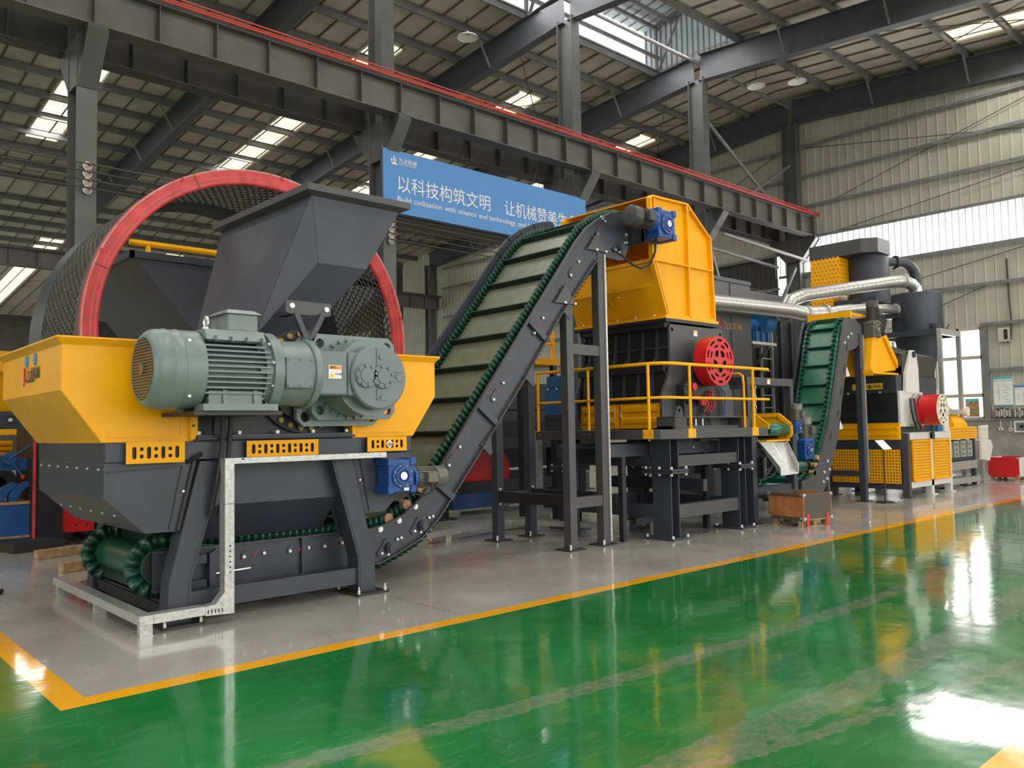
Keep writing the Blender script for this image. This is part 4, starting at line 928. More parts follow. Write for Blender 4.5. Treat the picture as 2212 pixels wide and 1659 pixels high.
for y in (7.50, 8.94):
    near = y < 8
    o = build(B().prism(pan, 'y', y, y+.012), 'side_panel', 'charcoal', cv)
    f = B()
    for pts in (pan[:12], pan[17:]):
        for (a, c) in zip(pts, pts[1:]):
            f.beam((a[0], y-.02 if near else y+.03, a[1]), (c[0], y-.02 if near else y+.03, c[1]), .055, .014, (-(c[1]-a[1]), 0, c[0]-a[0]))
    build(f, 'panel_flange', 'grey_paint', o)
    r = B()
    for x, z in ((4.0, .58), (4.72, .58)): r.box(x-.035, x+.035, y-.04 if near else y+.01, y if near else y+.05, .22, z)
    for x, z in ((5.60, 1.045), (6.27, 1.90), (7.13, 2.97)):
        p = Vector((x, z))-NV*.01; q = p-NV*.345; yy = y-.025 if near else y+.035
        r.beam((p.x, yy, p.y), (q.x, yy, q.y), .05, .075, (S.x, 0, S.y))
    build(r, 'panel_stiffener', 'charcoal', o)
    if not near: # dark guard strip along the far edge
        g = B()
        for (a, c) in zip(pan[5:11], pan[6:12]):
            n_ = Vector((-(c[1]-a[1]), c[0]-a[0])).normalized()*.15
            g.add([(a[0], y, a[1]), (c[0], y, c[1]), (c[0]+n_.x, y, c[1]+n_.y), (a[0]+n_.x, y, a[1]+n_.y), (a[0], y+.05, a[1]), (c[0], y+.05, c[1]), (c[0]+n_.x, y+.05, c[1]+n_.y), (a[0]+n_.x, y+.05, a[1]+n_.y)], [(0, 1, 2, 3), (7, 6, 5, 4), (0, 4, 5, 1), (1, 5, 6, 2), (2, 6, 7, 3), (3, 7, 4, 0)])
        build(g, 'edge_guard', 'charcoal', o)
def roller_plate(x, z, d, y=7.5, par=None, rust=True, ln=.13):
    d = Vector(d).normalized(); n_ = Vector((-d.y, d.x)); P = lambda a, c: (x+d.x*a+n_.x*c, z+d.y*a+n_.y*c)
    b = B().prism([P(-ln*1.25, -.03), P(-ln*1.25, .03), P(-ln*.9, .055), P(0, .045), P(ln*.2, .02), P(ln*.2, -.03)], 'y', y-.012, y)
    o = build(b, 'roller_plate', 'charcoal', par)
    for a in (-ln, ln): q = P(a, 0); build(B().bolts([(q[0], y-.012, q[1])], (0, -1, 0), .017, .014), 'roller_bolt', 'white_bolt', o)
    q = P(0, 0); build(B().cyl((q[0], y-.012, q[1]), (q[0], y-.02, q[1]), .013, 10), 'shaft_end', 'hose_red', o)
for x, z in ((3.48, .455), (3.95, .455), (4.33, .46)): roller_plate(x, z, (1, .06), par=cv, ln=.1)
for x, z in ((5.914, 1.302), (6.608, 2.063), (7.315, 2.918), (8.013, 3.737), (8.568, 4.376)): roller_plate(x, z, S, par=cv)
for x, z in ((5.01, .355), (5.44, .55), (8.955, 4.148)):
    b = B().cyl((x, 7.5, z), (x, 7.44, z), .06, 20).cyl((x, 7.44, z), (x, 7.42, z), .04, 16)
    b.prism([(x-.13, z-.09), (x-.16, z-.05), (x-.05, z+.10), (x+.05, z+.10), (x+.09, z+.04), (x+.02, z-.09)], 'y', 7.485, 7.5)
    o = build(b, 'flange_bearing', 'charcoal', cv)
    for dx, dz in ((-.10, -.05), (-.02, -.07), (.10, .08), (.15, .09)): build(B().bolts([(x+dx, 7.485, z+dz)], (0, -1, 0), .016, .014), 'bearing_bolt', 'white_bolt', o)
for x, z in ((4.90, .56), (5.14, .63), (5.36, .765), (8.60, 4.52), (9.12, 4.35)): build(B().lathe([(0, .032), (.015, .032), (.015, .02), (.03, .02), (.03, .001)], (x, 7.5, z), (0, -1, 0), 12), 'roller_nut', 'bright_steel', cv)
for x, z in ((5.03, .66), (5.27, .79), (5.47, .96)): build(B().cyl((x, 7.52, z), (x, 7.60, z), .055, 16), 'hold_down_roller', 'wood', cv)
for x, z in ((6.36, 1.40), (7.09, 2.24), (7.80, 3.14)):
    b = B().prism([(x-.06, z+.04), (x+.10, z-.09), (x+.13, z-.06), (x+.11, z+.15)], 'y', 7.49, 7.50); b.prism([(x-.02, z+.02), (x+.10, z-.09), (x+.12, z+.14)], 'y', 8.94, 8.95)
    o = build(B().prism([(x-.06, z+.02), (x+.10, z-.11), (x+.13, z-.09), (x+.11, z+.16)], 'y', 7.48, 7.50), 'roller_lug', 'charcoal', cv)
    build(B().cyl((x+.09, 7.5, z-.06), (x+.09, 8.9, z-.06), .03, 12), 'return_roller', 'rust', o)
build(B().tube([(3.06, 7.44, .335), (3.42, 7.44, .345)], .014, 10), 'tension_rod', 'bright_steel', cv)
build(B().prism([(3.02, .13), (3.08, .13), (3.08, .56), (3.02, .52)], 'y', 7.40, 7.46), 'tension_bracket', 'charcoal', cv)
build(B().cyl((2.62, 7.56, .445), (2.62, 8.92, .445), .14, 28), 'tail_pulley', 'charcoal_dark', cv)
build(B().cyl((9.22, 7.56, 4.44), (9.22, 8.9, 4.44), .185, 28), 'head_pulley', 'charcoal_dark', cv)
build(B().box(2.66, 3.0, 7.42, 7.50, .22, .30).box(2.66, 3.0, 7.42, 7.50, .44, .52), 'take_up_frame', 'charcoal', cv)
# support trestle
for y in (7.49, 8.93):
    for x, z in ((7.83, 3.24), (8.48, 4.03)):
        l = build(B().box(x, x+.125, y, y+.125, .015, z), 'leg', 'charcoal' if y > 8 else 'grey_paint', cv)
        build(B().box(x-.09, x+.21, y-.08, y+.2, 0, .018), 'foot_plate', 'charcoal_dusty', l)
        bb = build(B().cyl((x-.05, y-.04, .018), (x-.05, y-.04, .085), .014, 8), 'anchor_bolt', 'white_bolt', l)
        cap = B().box(x-.24, x+.17, y-.03, y+.155, z, z+.018)
        if y < 8:
            s = .018
            cap.add([(x-.22, y-.03, z+s), (x+.14, y-.03, z+s), (x-.02, y-.03, z+.26), (x-.22, y-.012, z+s), (x+.14, y-.012, z+s), (x-.02, y-.012, z+.26)], [(0, 1, 2), (5, 4, 3), (0, 3, 4, 1), (1, 4, 5, 2), (2, 5, 3, 0)])
            cap.box(x-.10, x-.085, y-.02, y+.02, z, z+.2)
        q = build(cap, 'bearing_plate', 'grey_paint', l)
        if y < 8:
            for dx in (-.05, .14): build(B().bolts([(x+dx, y-.03, z+.01)], (0, -1, 0), .018, .02), 'cap_bolt', 'white_bolt', q)
for y in (7.50, 8.94):
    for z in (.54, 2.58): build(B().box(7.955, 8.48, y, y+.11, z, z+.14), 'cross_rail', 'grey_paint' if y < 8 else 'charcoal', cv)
for x in (7.84, 8.49):
    z = .56; o = build(B().box(x+.01, x+.115, 7.615, 8.93, z, z+.15), 'side_rail', 'charcoal_dark', cv)
    for y in (8.945, ):
        for dz in (-.03, .18): build(B().bolts([(x+.03, 8.925, z+dz), ], (0, -1, 0), .02, .02), 'rail_bolt', 'white_bolt', o)
build(B().box(8.60, 8.63, 7.47, 7.53, .05, 4.0), 'edge_trunking', 'galv', cv)
# head drive
hd = worm_drive('conveyor_gear_motor', 'blue worm gearbox with dark grey motor at the top of the long conveyor', 'gear motor', (9.42, 7.12, 4.46), Matrix.Rotation(PI, 3, 'Y'), mt='motor_dark', tb='motor_dark', L=.44, r=.145, s=1.22)
build(B().box(9.17, 9.23, 7.2, 7.5, 4.20, 4.62).box(9.17, 9.5, 7.22, 7.26, 4.22, 4.62), 'torque_plate', 'charcoal_dark', hd)
build(B().tube([(9.30, 7.1, 4.3), (9.26, 7.1, 4.05), (9.15, 7.12, 3.86), (9.0, 7.15, 3.80), (8.87, 7.2, 3.85), (8.78, 7.3, 3.98), (8.72, 7.45, 4.1)], .016, 8), 'motor_cable', 'black_rubber', hd)
# ------------------------------------------------------------ second, steeper conveyor further back
c2 = thing('steep_conveyor', 'steep bright green belt conveyor with corrugated sidewalls feeding the far granulator', 'conveyor', (15.3, 8.0, 0))
D2 = Vector((.345, .939))
lp = [(14.05, .50), (14.30, .53), (14.48, .62), (14.68, .80), (14.92, 1.09), (15.16, 1.46), (15.36, 1.88), (15.45, 2.12)]+[(15.90, 3.38), (15.98, 3.54), (16.1, 3.64), (16.34, 3.68)]+arc((16.55, 3.52), .16, PI*.5, -PI*.6, 10)
lp += [(16.15, 3.2), (15.72, 2.0), (15.55, 1.5), (15.3, .98), (15.05, .62), (14.85, .40), (14.65, .28), (14.4, .24), (14.1, .24)]+arc((14.05, .38), .14, -PI*.5, -PI*1.5, 10)
belt_parts(c2, lp, 7.68, 8.42, 'belt_bright', 'belt_green', 'belt_green', wave=.10, wh=.09, cleat=.40, inset=.08)
pn = [(14.05, .54), (14.28, .56), (14.46, .65), (14.66, .83), (14.90, 1.12), (15.14, 1.49), (15.34, 1.91), (15.43, 2.15), (15.91, 3.44), (15.97, 3.58), (16.05, 3.70), (16.45, 3.72), (16.72, 3.60), (16.72, 3.30), (16.45, 3.12), (16.12, 3.05), (15.72, 1.95), (15.58, 1.45), (15.32, .93), (15.08, .55), (14.85, .30), (14.65, .22), (14.05, .20)]
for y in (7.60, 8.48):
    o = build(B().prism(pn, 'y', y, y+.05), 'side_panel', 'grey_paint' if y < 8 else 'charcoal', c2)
    b = B()
    for k in range(5):
        x, z = 15.40+.16*k if k else 15.22, 1.35+.44*k
        b.prism([(x-.03, z-.09), (x-.035, z), (x+.035, z+.09), (x+.04, z)], 'y', y-.006, y)
    build(b, 'roller_slot', 'charcoal_dark', o)
    for x, z in ((14.85, .5), (15.0, .55), (15.12, .72), (14.9, .68), (15.05, .88), (16.1, 3.32), (16.25, 3.4), (15.95, 3.2)): build(B().bolts([(x, y, z)], (0, -1, 0), .03, .02), 'panel_bolt', 'white_bolt', o)
    for x, z in ((15.60, 1.55), (15.98, 2.6)): build(B().prism([(x, z-.08), (x+.16, z-.06), (x, z+.16)], 'y', y, y+.01), 'roller_lug', 'white_paint', o)
for x, z in ((14.55, .68), (14.62, .82), (14.70, .96)): build(B().cyl((x, 7.60, z), (x, 7.70, z), .05, 12), 'hold_down_roller', 'wood', c2)
for y in (7.58, 8.42):
    l = build(B().box(16.58, 16.70, y, y+.12, .015, 3.42), 'leg', 'charcoal', c2)
    build(B().box(16.50, 16.78, y-.06, y+.18, 0, .016), 'foot_plate', 'charcoal_dusty', l)
build(B().box(16.70, 16.74, 7.56, 7.60, .5, 3.4), 'edge_trunking', 'bright_steel', c2)
build(B().box(16.59, 16.69, 7.7, 8.42, .5, .62), 'side_rail', 'charcoal', c2)
up_rot = Matrix.Rotation(-PI/2, 3, 'Y')                 # motor shaft points up
worm_drive('steep_conveyor_motor', 'dark upright gear motor at the head of the steep green conveyor', 'gear motor', (17.02, 7.5, 3.52), up_rot, blue='motor_grey', mt='motor_dark', tb='motor_dark', L=.42, r=.12, s=.95)
worm_drive('tail_gear_motor', 'upright motor on a blue and red worm gearbox in front of the steep conveyor foot', 'gear motor', (13.92, 7.45, 1.13), up_rot, mt='motor_grey', L=.40, r=.125, s=1.0)
# ============================================================ TROMMEL DRUM behind the shredder
dr = thing('trommel_drum', 'huge perforated trommel drum with a red painted end ring, standing behind the shredder', 'drum', (5.28, 11.6, 0))
DC, DR = (5.28, 2.95), 2.42
def ang(a): return (math.cos(a), math.sin(a))
ring = B().lathe([(0, 2.22), (0, 2.40), (.02, 2.42), (.06, 2.42), (.06, 2.20), (.02, 2.20)], (DC[0], 11.0, DC[1]), (0, 1, 0), 120, close=True)
r_ = build(ring, 'end_ring', 'drum_red', dr, smooth=True, angle=25)
build(B().lathe([(.0, 2.405), (-.006, 2.415), (-.006, 2.395), (0, 2.39)], (DC[0], 11.0, DC[1]), (0, 1, 0), 120).lathe([(-.001, 2.238), (-.006, 2.242), (-.001, 2.246)], (DC[0], 11.0, DC[1]), (0, 1, 0), 120).lathe([(-.001, 2.296), (-.005, 2.30), (-.001, 2.304)], (DC[0], 11.0, DC[1]), (0, 1, 0), 120), 'ring_groove', 'drum_rust', r_, smooth=True)
for k in range(8): a = PI*k/4+.35; build(B().box(-.006, .006, -.003, .003, 2.21, 2.41).xf(Matrix.Translation((DC[0], 10.995, DC[1])) @ Matrix.Rotation(a, 4, 'Y')), 'ring_joint', 'rust', r_)
for k in range(10): a = PI*k/5+.2; c_, s_ = ang(a); build(B().lathe([(0, .03), (.01, .03), (.01, .012)], (DC[0]+2.385*c_, 11.0, DC[1]+2.385*s_), (0, -1, 0), 12), 'ring_bolt', 'red', r_)
build(B().lathe([(0, 2.42), (.26, 2.40), (.26, 2.38), (0, 2.38)], (DC[0], 11.06, DC[1]), (0, 1, 0), 120, close=True), 'front_band', 'drum_grey', dr, smooth=True)
def hole_shell(R_, y0, rows, na, pitch):
    """cylinder wall of staggered hexagonal cells, each with a round hole"""
    b = B(); vs = []; fs = []; da = 2*PI/na; hw = R_*da/2; step = hw*math.sqrt(3); rr = hw*.80
    for j in range(rows):
        for i in range(na):
            a0 = (i+(.5 if j % 2 else 0))*da; yc = y0+hw+j*step; k = len(vs)
            outer = [(hw/math.cos(PI/6)*math.sin(PI/3*q), hw/math.cos(PI/6)*math.cos(PI/3*q)) for q in range(6)]
            inner = [(rr*math.sin(PI/6*q), rr*math.cos(PI/6*q)) for q in range(12)]
            for u, v_ in outer+inner: aa = a0+u/R_; vs.append((DC[0]+R_*math.cos(aa), yc+v_, DC[1]+R_*math.sin(aa)))
            for q in range(6):
                fs.append((k+q, k+(q+1) % 6, k+6+(2*q+2) % 12, k+6+(2*q+1) % 12)); fs.append((k+q, k+6+(2*q+1) % 12, k+6+2*q))
    b.add(vs, fs); return b, y0+2*hw+(rows-1)*step
hs, yend = hole_shell(2.39, 11.30, 17, 132, .11)
build(hs, 'perforated_shell', 'drum_grey', dr, solid=.016)
build(B().lathe([(0, 2.40), (.75, 2.40), (.75, 2.37), (0, 2.37)], (DC[0], yend-.03, DC[1]), (0, 1, 0), 120, close=True), 'rear_band', 'charcoal', dr, smooth=True)
for k in range(6): a = PI*k/3+.95; c_, s_ = ang(a); build(B().beam((DC[0]+2.31*c_, 11.1, DC[1]+2.31*s_), (DC[0]+2.31*c_, yend+.6, DC[1]+2.31*s_), .12, .10, (c_, 0, s_)), 'stringer', 'drum_grey', dr)
for x in (4.0, 6.56):
    for y in (11.15, yend+.3): build(B().box(x-.2, x+.2, y-.12, y+.12, 0, .80 if False else .60), 'drum_cradle', 'wood', dr)
# ============================================================ PLATFORM WITH RAILING
pf = thing('crusher_platform', 'grey steel work platform on bolted H columns with yellow guard rails, carrying the crusher', 'platform', (10.5, 8.2, 0))
deck = [(9.02, 7.06), (9.06, 6.95), (9.18, 6.86), (11.70, 6.86), (11.70, 9.35), (9.02, 9.35)]
build(B().prism(deck, 'z', 1.42, 1.555), 'deck', 'grey_paint', pf, bevel=.006)
for x in (9.47, 11.2):
    for y in (7.1, 9.0):
        b = B().box(x, x+.02, y, y+.32, .03, 1.42).box(x+.18, x+.20, y, y+.32, .03, 1.42).box(x+.02, x+.18, y+.15, y+.17, .03, 1.42)
        l = build(b, 'leg', 'charcoal', pf)
        build(B().box(x-.10, x+.30, y-.10, y+.42, 0, .03), 'foot_plate', 'charcoal', l)
        cp_ = build(B().box(x-.10, x+.30, y-.10, y+.42, .93, .958).box(x-.10, x+.30, y-.10, y+.42, .966, .995), 'coupling_plate', 'charcoal', l)
        for dx in (-.07, .27):
            for dy in (-.07, .14, .38):
                build(B().bolts([(x+dx, y+dy, .995)], (0, 0, 1), .02, .035).bolts([(x+dx, y+dy, .93)], (0, 0, -1), .02, .03), 'coupling_bolt', 'white_bolt', cp_)
                if dy != .14: build(B().bolts([(x+dx, y+dy, .03)], (0, 0, 1), .018, .04), 'anchor_bolt', 'white_bolt', l)
for z0, z1 in ((.29, .48), (1.02, 1.18)):
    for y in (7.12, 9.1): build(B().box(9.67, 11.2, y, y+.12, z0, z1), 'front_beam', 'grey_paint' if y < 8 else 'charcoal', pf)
    for x in (9.49, 11.22): build(B().box(x, x+.14, 7.42, 9.0, z0, z1), 'side_beam', 'charcoal', pf)
build(B().box(9.67, 11.2, 7.9, 8.0, .14, .24).box(10.4, 10.5, 7.2, 9.0, .62, .8), 'inner_beam', 'charcoal', pf)
RX, RY = 9.06, 6.89
def railz(z): return [(RX, 9.32, z), (RX, 7.25, z), (RX+.02, 7.05, z), (RX+.10, 6.93, z), (RX+.26, RY, z), (11.80, RY, z)]
for z, n_ in ((2.47, 'top_rail'), (1.995, 'mid_rail')): build(B().tube(railz(z), .024 if z > 2.2 else .02, 12), n_, 'yellow_matt', pf, smooth=True)
for x, y in ((RX, 9.32), (RX, 8.25), (RX-.01, 7.12), (9.68, RY-.01), (11.33, RY-.01)):
    p = build(B().tube([(x, y, 1.44), (x, y, 2.47)], .022, 12), 'rail_post', 'yellow_matt', pf, smooth=True)
    if y > 7: br = B().box(x-.035, x-.028, y-.09, y+.09, 1.43, 1.56)
    else: br = B().box(x-.09, x+.09, y-.024, y-.016, 1.43, 1.56)
    o = build(br, 'post_bracket', 'yellow_matt', p, bevel=.02)
    for d in (-.06, .06): build(B().bolts([(x-.035, y+d, 1.50) if y > 7 else (x+d, y-.024, 1.50)], (-1, 0, 0) if y > 7 else (0, -1, 0), .014, .012), 'bracket_bolt', 'bright_steel', o)
build(B().tube([(11.34, 7.55, 2.40), (11.30, 7.1, 2.40), (11.27, 7.02, 2.36), (11.26, 7.0, 2.25), (11.26, 7.0, 1.56)], .021, 10), 'rail_post', 'yellow_matt', pf, smooth=True)
# ============================================================ CRUSHER
cr_ = thing('hammer_crusher', 'heavy charcoal hammer crusher with ribbed side and red flywheel guard on the railed platform', 'crusher', (10.5, 8.2, 1.56))
endp = [(9.63, 1.72), (9.64, 2.05), (9.78, 2.28), (9.86, 2.5), (9.87, 3.08), (9.90, 3.11), (11.22, 3.11), (11.26, 3.07), (11.26, 2.6), (11.35, 2.3), (11.5, 2.0), (11.5, 1.72)]
for y in (7.36, 9.10):
    bpl = at(xz(curve_mesh([endp, circ(9.93, 3.03, .03, 16), circ(11.18, 3.03, .03, 16)], .04), y), 0, 0, 0)
    o = build(bpl, 'end_plate', 'grey_paint', cr_)
    if y < 8:
        l = build(B().box(10.46, 10.55, y-.03, y-.02, 2.96, 3.05), 'warning_label', 'white', o); build(B().box(10.46, 10.55, y-.034, y-.03, 3.02, 3.05), 'label_band', 'label_yellow', l)
build(B().box(9.94, 11.2, 7.38, 9.08, 2.40, 3.12).box(9.80, 11.35, 7.38, 9.08, 1.98, 2.46).box(9.9, 11.2, 7.4, 9.05, 1.56, 2.0), 'housing', 'charcoal_dark', cr_)
build(B().box(9.80, 9.94, 7.38, 9.08, 3.06, 3.14).box(9.74, 9.94, 7.38, 9.08, 2.40, 2.50).box(9.70, 9.80, 7.38, 9.08, 1.95, 2.0), 'flange', 'charcoal_dark', cr_)
b = B()
for k in range(6):
    y = 7.60+.27*k
    build(B().prism([(9.94, 2.50), (9.86, 2.50), (9.91, 3.06), (9.94, 3.06)], 'y', y, y+.025), 'upright_rib', 'charcoal', cr_)
    build(B().prism([(9.80, 2.0), (9.72, 2.0), (9.77, 2.40), (9.80, 2.40)], 'y', y, y+.025), 'upright_rib', 'charcoal', cr_)
    build(B().prism([(9.74, 2.50), (9.90, 2.50), (9.90, 2.66)], 'y', y+.02, y+.03), 'gusset', 'grey_paint', cr_)
build(B().box(9.90, 9.94, 7.38, 9.08, 2.76, 2.785), 'long_rib', 'charcoal', cr_)
for k in range(2):                                   # yellow access doors
    y0 = 7.42+.82*k; y1 = y0+.79
    d = build(B().box(9.72, 9.80, y0, y1, 1.57, 1.965), 'access_door', 'yellow_matt', cr_, bevel=.01)
    build(B().prism([(9.72, 1.63), (9.70, 1.66), (9.70, 1.72), (9.72, 1.75)], 'y', y0+.06, y1-.06).prism([(9.72, 1.80), (9.69, 1.83), (9.69, 1.90), (9.72, 1.92)], 'y', y0+.06, y1-.06), 'door_ridge', 'yellow_matt', d)
    yh = y1-.05 if k == 0 else y0+.05
    build(B().tube([(9.71, yh, 1.60), (9.70, yh, 1.93)], .009, 6), 'lock_rod', 'yellow', d)
    build(B().tube([(9.70, yh, 1.72), (9.67, yh-.01, 1.74), (9.67, yh-.01, 1.80), (9.70, yh, 1.83)], .009, 6), 'door_handle', 'bright_steel', d)
# skid in front with hydraulic pipes
sk = build(B().box(9.5, 11.45, 7.06, 7.34, 1.556, 1.60).box(9.5, 9.78, 7.02, 7.34, 1.556, 1.72).box(11.2, 11.45, 7.02, 7.34, 1.556, 1.72).box(9.5, 11.45, 7.02, 7.34, 1.715, 1.735).box(9.78, 11.2, 7.26, 7.34, 1.56, 1.72), 'skid', 'grey_paint', cr_)
for k in range(4): build(B().tube([(9.86+.03*k, 7.08, 1.57), (9.86+.03*k, 7.08, 1.67-.025*k), (10.36+.03*k, 7.08, 1.67-.025*k), (10.36+.03*k, 7.08, 1.76), (10.36+.04*k, 7.12, 1.80)], .007, 6), 'hydraulic_pipe', 'black_rubber', sk)
build(B().box(10.05, 10.08, 7.06, 7.07, 1.6, 1.7).box(10.22, 10.25, 7.06, 7.07, 1.6, 1.7), 'pipe_clamp', 'white_bolt', sk)
lg = build(xz(curve_mesh([[(9.52, 1.73), (9.74, 1.73), (9.69, 1.86), (9.63, 1.89), (9.58, 1.86)], circ(9.63, 1.82, .03, 14)], .03), 7.05), 'lifting_lug', 'charcoal', cr_)
# bearing pedestal, hoses, flywheel and guard
build(B().prism([(9.98, 1.74), (10.98, 1.74), (10.98, 2.22), (10.72, 2.42), (10.30, 2.42), (9.98, 2.2)], 'y', 7.2, 7.36), 'bearing_pedestal', 'charcoal_dark', cr_)
build(B().cyl((10.52, 7.05, 2.52), (10.52, 7.36, 2.52), .20, 28).box(10.28, 10.76, 7.14, 7.36, 2.36, 2.54), 'bearing_housing', 'charcoal', cr_)
fc = (10.52, 2.555)
def star_holes(cx_, cz, R_):
    hs_ = [arcslot(cx_, cz, R_*.84, R_*.10, a-.20, a+.19) for a in [2*PI*k/10+PI/2 for k in range(10)]]
    hs_ += [arcslot(cx_, cz, R_*.62, R_*.09, a-.22, a+.22) for a in [2*PI*k/8+PI/8 for k in range(8)]]
    for k in range(5):
        a = PI/2+PI/5+2*PI*k/5
        P = lambda r, t: (cx_+r*math.cos(t), cz+r*math.sin(t))
        hs_.append([P(R_*.17, a), P(R_*.40, a+.48), P(R_*.46, a+.25), P(R_*.47, a), P(R_*.46, a-.25), P(R_*.40, a-.48)])
    return hs_
def flywheel_guard(t, fc_, R_, y0, y1, side, face):
    o_ = build(B().lathe([(0, R_), (y1-y0, R_), (y1-y0, R_-.012), (0, R_-.012)], (fc_[0], y0, fc_[1]), (0, 1, 0), 56, close=True), 'flywheel_guard', side, t, smooth=True)
    build(xz(curve_mesh([circ(fc_[0], fc_[1], R_, 56)]+star_holes(fc_[0], fc_[1], R_), .012), y0), 'guard_face', face, o_)
    build(B().cyl((fc_[0], y0+.025, fc_[1]), (fc_[0], y1-.03, fc_[1]), R_*.93, 40), 'flywheel', 'charcoal_dark', t)
flywheel_guard(cr_, fc, .37, 6.93, 7.14, 'red', 'red')
build(B().cyl((10.05, 7.05, 2.17), (10.05, 7.14, 2.17), .055, 24), 'drive_pulley', 'red', cr_)
build(B().tube([(9.86, 7.1, 2.17), (9.90, 7.08, 2.20), (10.05, 7.1, 2.20)], .02, 8).tube([(9.85, 7.1, 2.16), (9.88, 7.1, 2.0), (9.97, 7.12, 1.93)], .03, 8), 'tensioner', 'charcoal_dark', cr_)
for k in range(5): build(B().tube([(10.36+.04*k, 7.12, 1.80), (10.42+.04*k, 7.08, 1.90), (10.46+.03*k, 7.12, 2.02+.02*k), (10.55, 7.18, 2.12)], .014, 8), 'hose', 'black_rubber' if k % 2 else 'hose_red', cr_)
for k in range(2): build(B().tube([(10.84+.03*k, 7.15, 2.18), (10.93+.02*k, 7.12, 2.1), (10.92+.02*k, 7.12, 1.9), (10.88+.05*k, 7.14, 1.76)], .012, 8), 'hose', 'blue_press', cr_)
build(B().box(10.28, 10.44, 7.1, 7.16, 1.9, 2.02).cyl((10.12, 7.12, 2.03), (10.28, 7.12, 1.98), .03, 10), 'valve_block', 'hose_red', cr_)
# blue hydraulic unit on the far corner of the deck
hu = thing('hydraulic_unit', 'blue hydraulic power unit at the far end of the railed platform', 'hydraulic unit', (9.5, 9.0, 1.556))
build(B().box(9.22, 9.46, 8.86, 9.33, 1.556, 1.74).box(9.20, 9.48, 8.85, 9.34, 1.74, 1.80), 'stand', 'charcoal', hu)
build(B().box(9.22, 9.46, 8.87, 9.33, 1.80, 2.24), 'tank', 'blue_paint', hu, bevel=.01)
build(B().box(9.20, 9.48, 8.85, 9.34, 2.24, 2.265).box(9.25, 9.42, 9.02, 9.31, 2.265, 2.42), 'tank_lid', 'blue_paint', hu)
build(B().cyl((9.33, 8.94, 2.265), (9.33, 8.94, 2.48), .06, 16), 'pump_motor', 'blue_paint', hu)
build(B().bolts([(9.22, 9.25, 2.22)], (-1, 0, 0), .02, .02).bolts([(9.22, 9.05, 2.22)], (-1, 0, 0), .02, .02).bolts([(9.22, 8.92, 1.86)], (-1, 0, 0), .025, .03), 'bolt', 'white_bolt', hu)
# ------------------------------------------------------------ yellow feed hood on the crusher
hd_ = thing('feed_hood', 'tall yellow ribbed feed hood bolted on top of the crusher', 'hood', (10.4, 8.2, 3.14))
side = [(9.83, 3.24), (11.06, 3.24), (11.0, 4.54), (10.41, 4.99), (9.54, 4.97), (9.50, 4.92), (9.53, 4.0)]
for y in (7.40, 9.08):
    o = build(B().prism(side, 'y', y-.008, y+.008), 'side_plate', 'yellow_matt', hd_)
    s_ = -1 if y < 8 else 1; yy = y+.03*s_
    r = B()
    for a, c in zip(side, side[1:]+side[:1]): r.beam((a[0], yy, a[1]), (c[0], yy, c[1]), .075, .03, (-(c[1]-a[1]), 0, c[0]-a[0]))
    r.beam((9.53, yy, 4.03), (11.0, yy, 4.03), .06, .022).beam((10.40, yy, 3.24), (10.40, yy, 4.97), .075, .03, (1, 0, 0)).beam((9.60, yy, 4.95), (9.60, yy, 4.0), .05, .03, (1, 0, 0)).beam((9.60, yy, 4.0), (9.90, yy, 3.24), .05, .03, (1, 0, 0))
    build(r, 'plate_rib', 'yellow_matt', o)
# inclined faces towards the conveyor, roof and back
F_ = lambda x0, z0, x1, z1: B().add([(x0, 7.40, z0), (x1, 7.40, z1), (x1, 9.08, z1), (x0, 9.08, z0)], [(0, 1, 2, 3)])
o = build(F_(9.83, 3.24, 9.66, 3.66), 'inlet_door', 'yellow_matt', hd_, solid=.016)
build(B().tube([(9.72, 8.30, 3.49), (9.66, 8.30, 3.52), (9.64, 8.12, 3.58), (9.70, 8.12, 3.58)], .012, 6), 'door_handle', 'yellow', o)
build(F_(9.66, 3.66, 9.78, 4.05), 'inlet_plate', 'yellow_matt', hd_, solid=.016)
build(F_(9.78, 4.05, 9.84, 4.12), 'inlet_lip', 'yellow_matt', hd_, solid=.04)
build(F_(9.54, 4.97, 10.41, 4.99), 'roof_plate', 'yellow_matt', hd_, solid=.016); build(F_(10.41, 4.99, 11.0, 4.54), 'roof_plate', 'yellow_matt', hd_, solid=.016)
build(F_(11.0, 4.54, 11.06, 3.24), 'back_plate', 'yellow_matt', hd_, solid=.016)
build(B().box(9.76, 11.12, 7.32, 9.16, 3.19, 3.235), 'base_flange', 'yellow_matt', hd_)
build(B().box(9.76, 11.14, 7.32, 9.16, 3.14, 3.19), 'base_flange', 'charcoal_dark', hd_)
for k in range(5):
    build(B().bolts([(9.90+.28*k, 7.36, 3.235)], (0, 0, 1), .02, .03), 'flange_bolt', 'white_bolt', hd_)
    build(B().bolts([(9.79, 7.55+.36*k, 3.235)], (0, 0, 1), .02, .03), 'flange_bolt', 'white_bolt', hd_)
build(B().lathe([(0, .05), (.02, .05), (.02, .03)], (10.41, 7.35, 4.93), (0, -1, 0), 18), 'lifting_eye', 'yellow_matt', hd_)
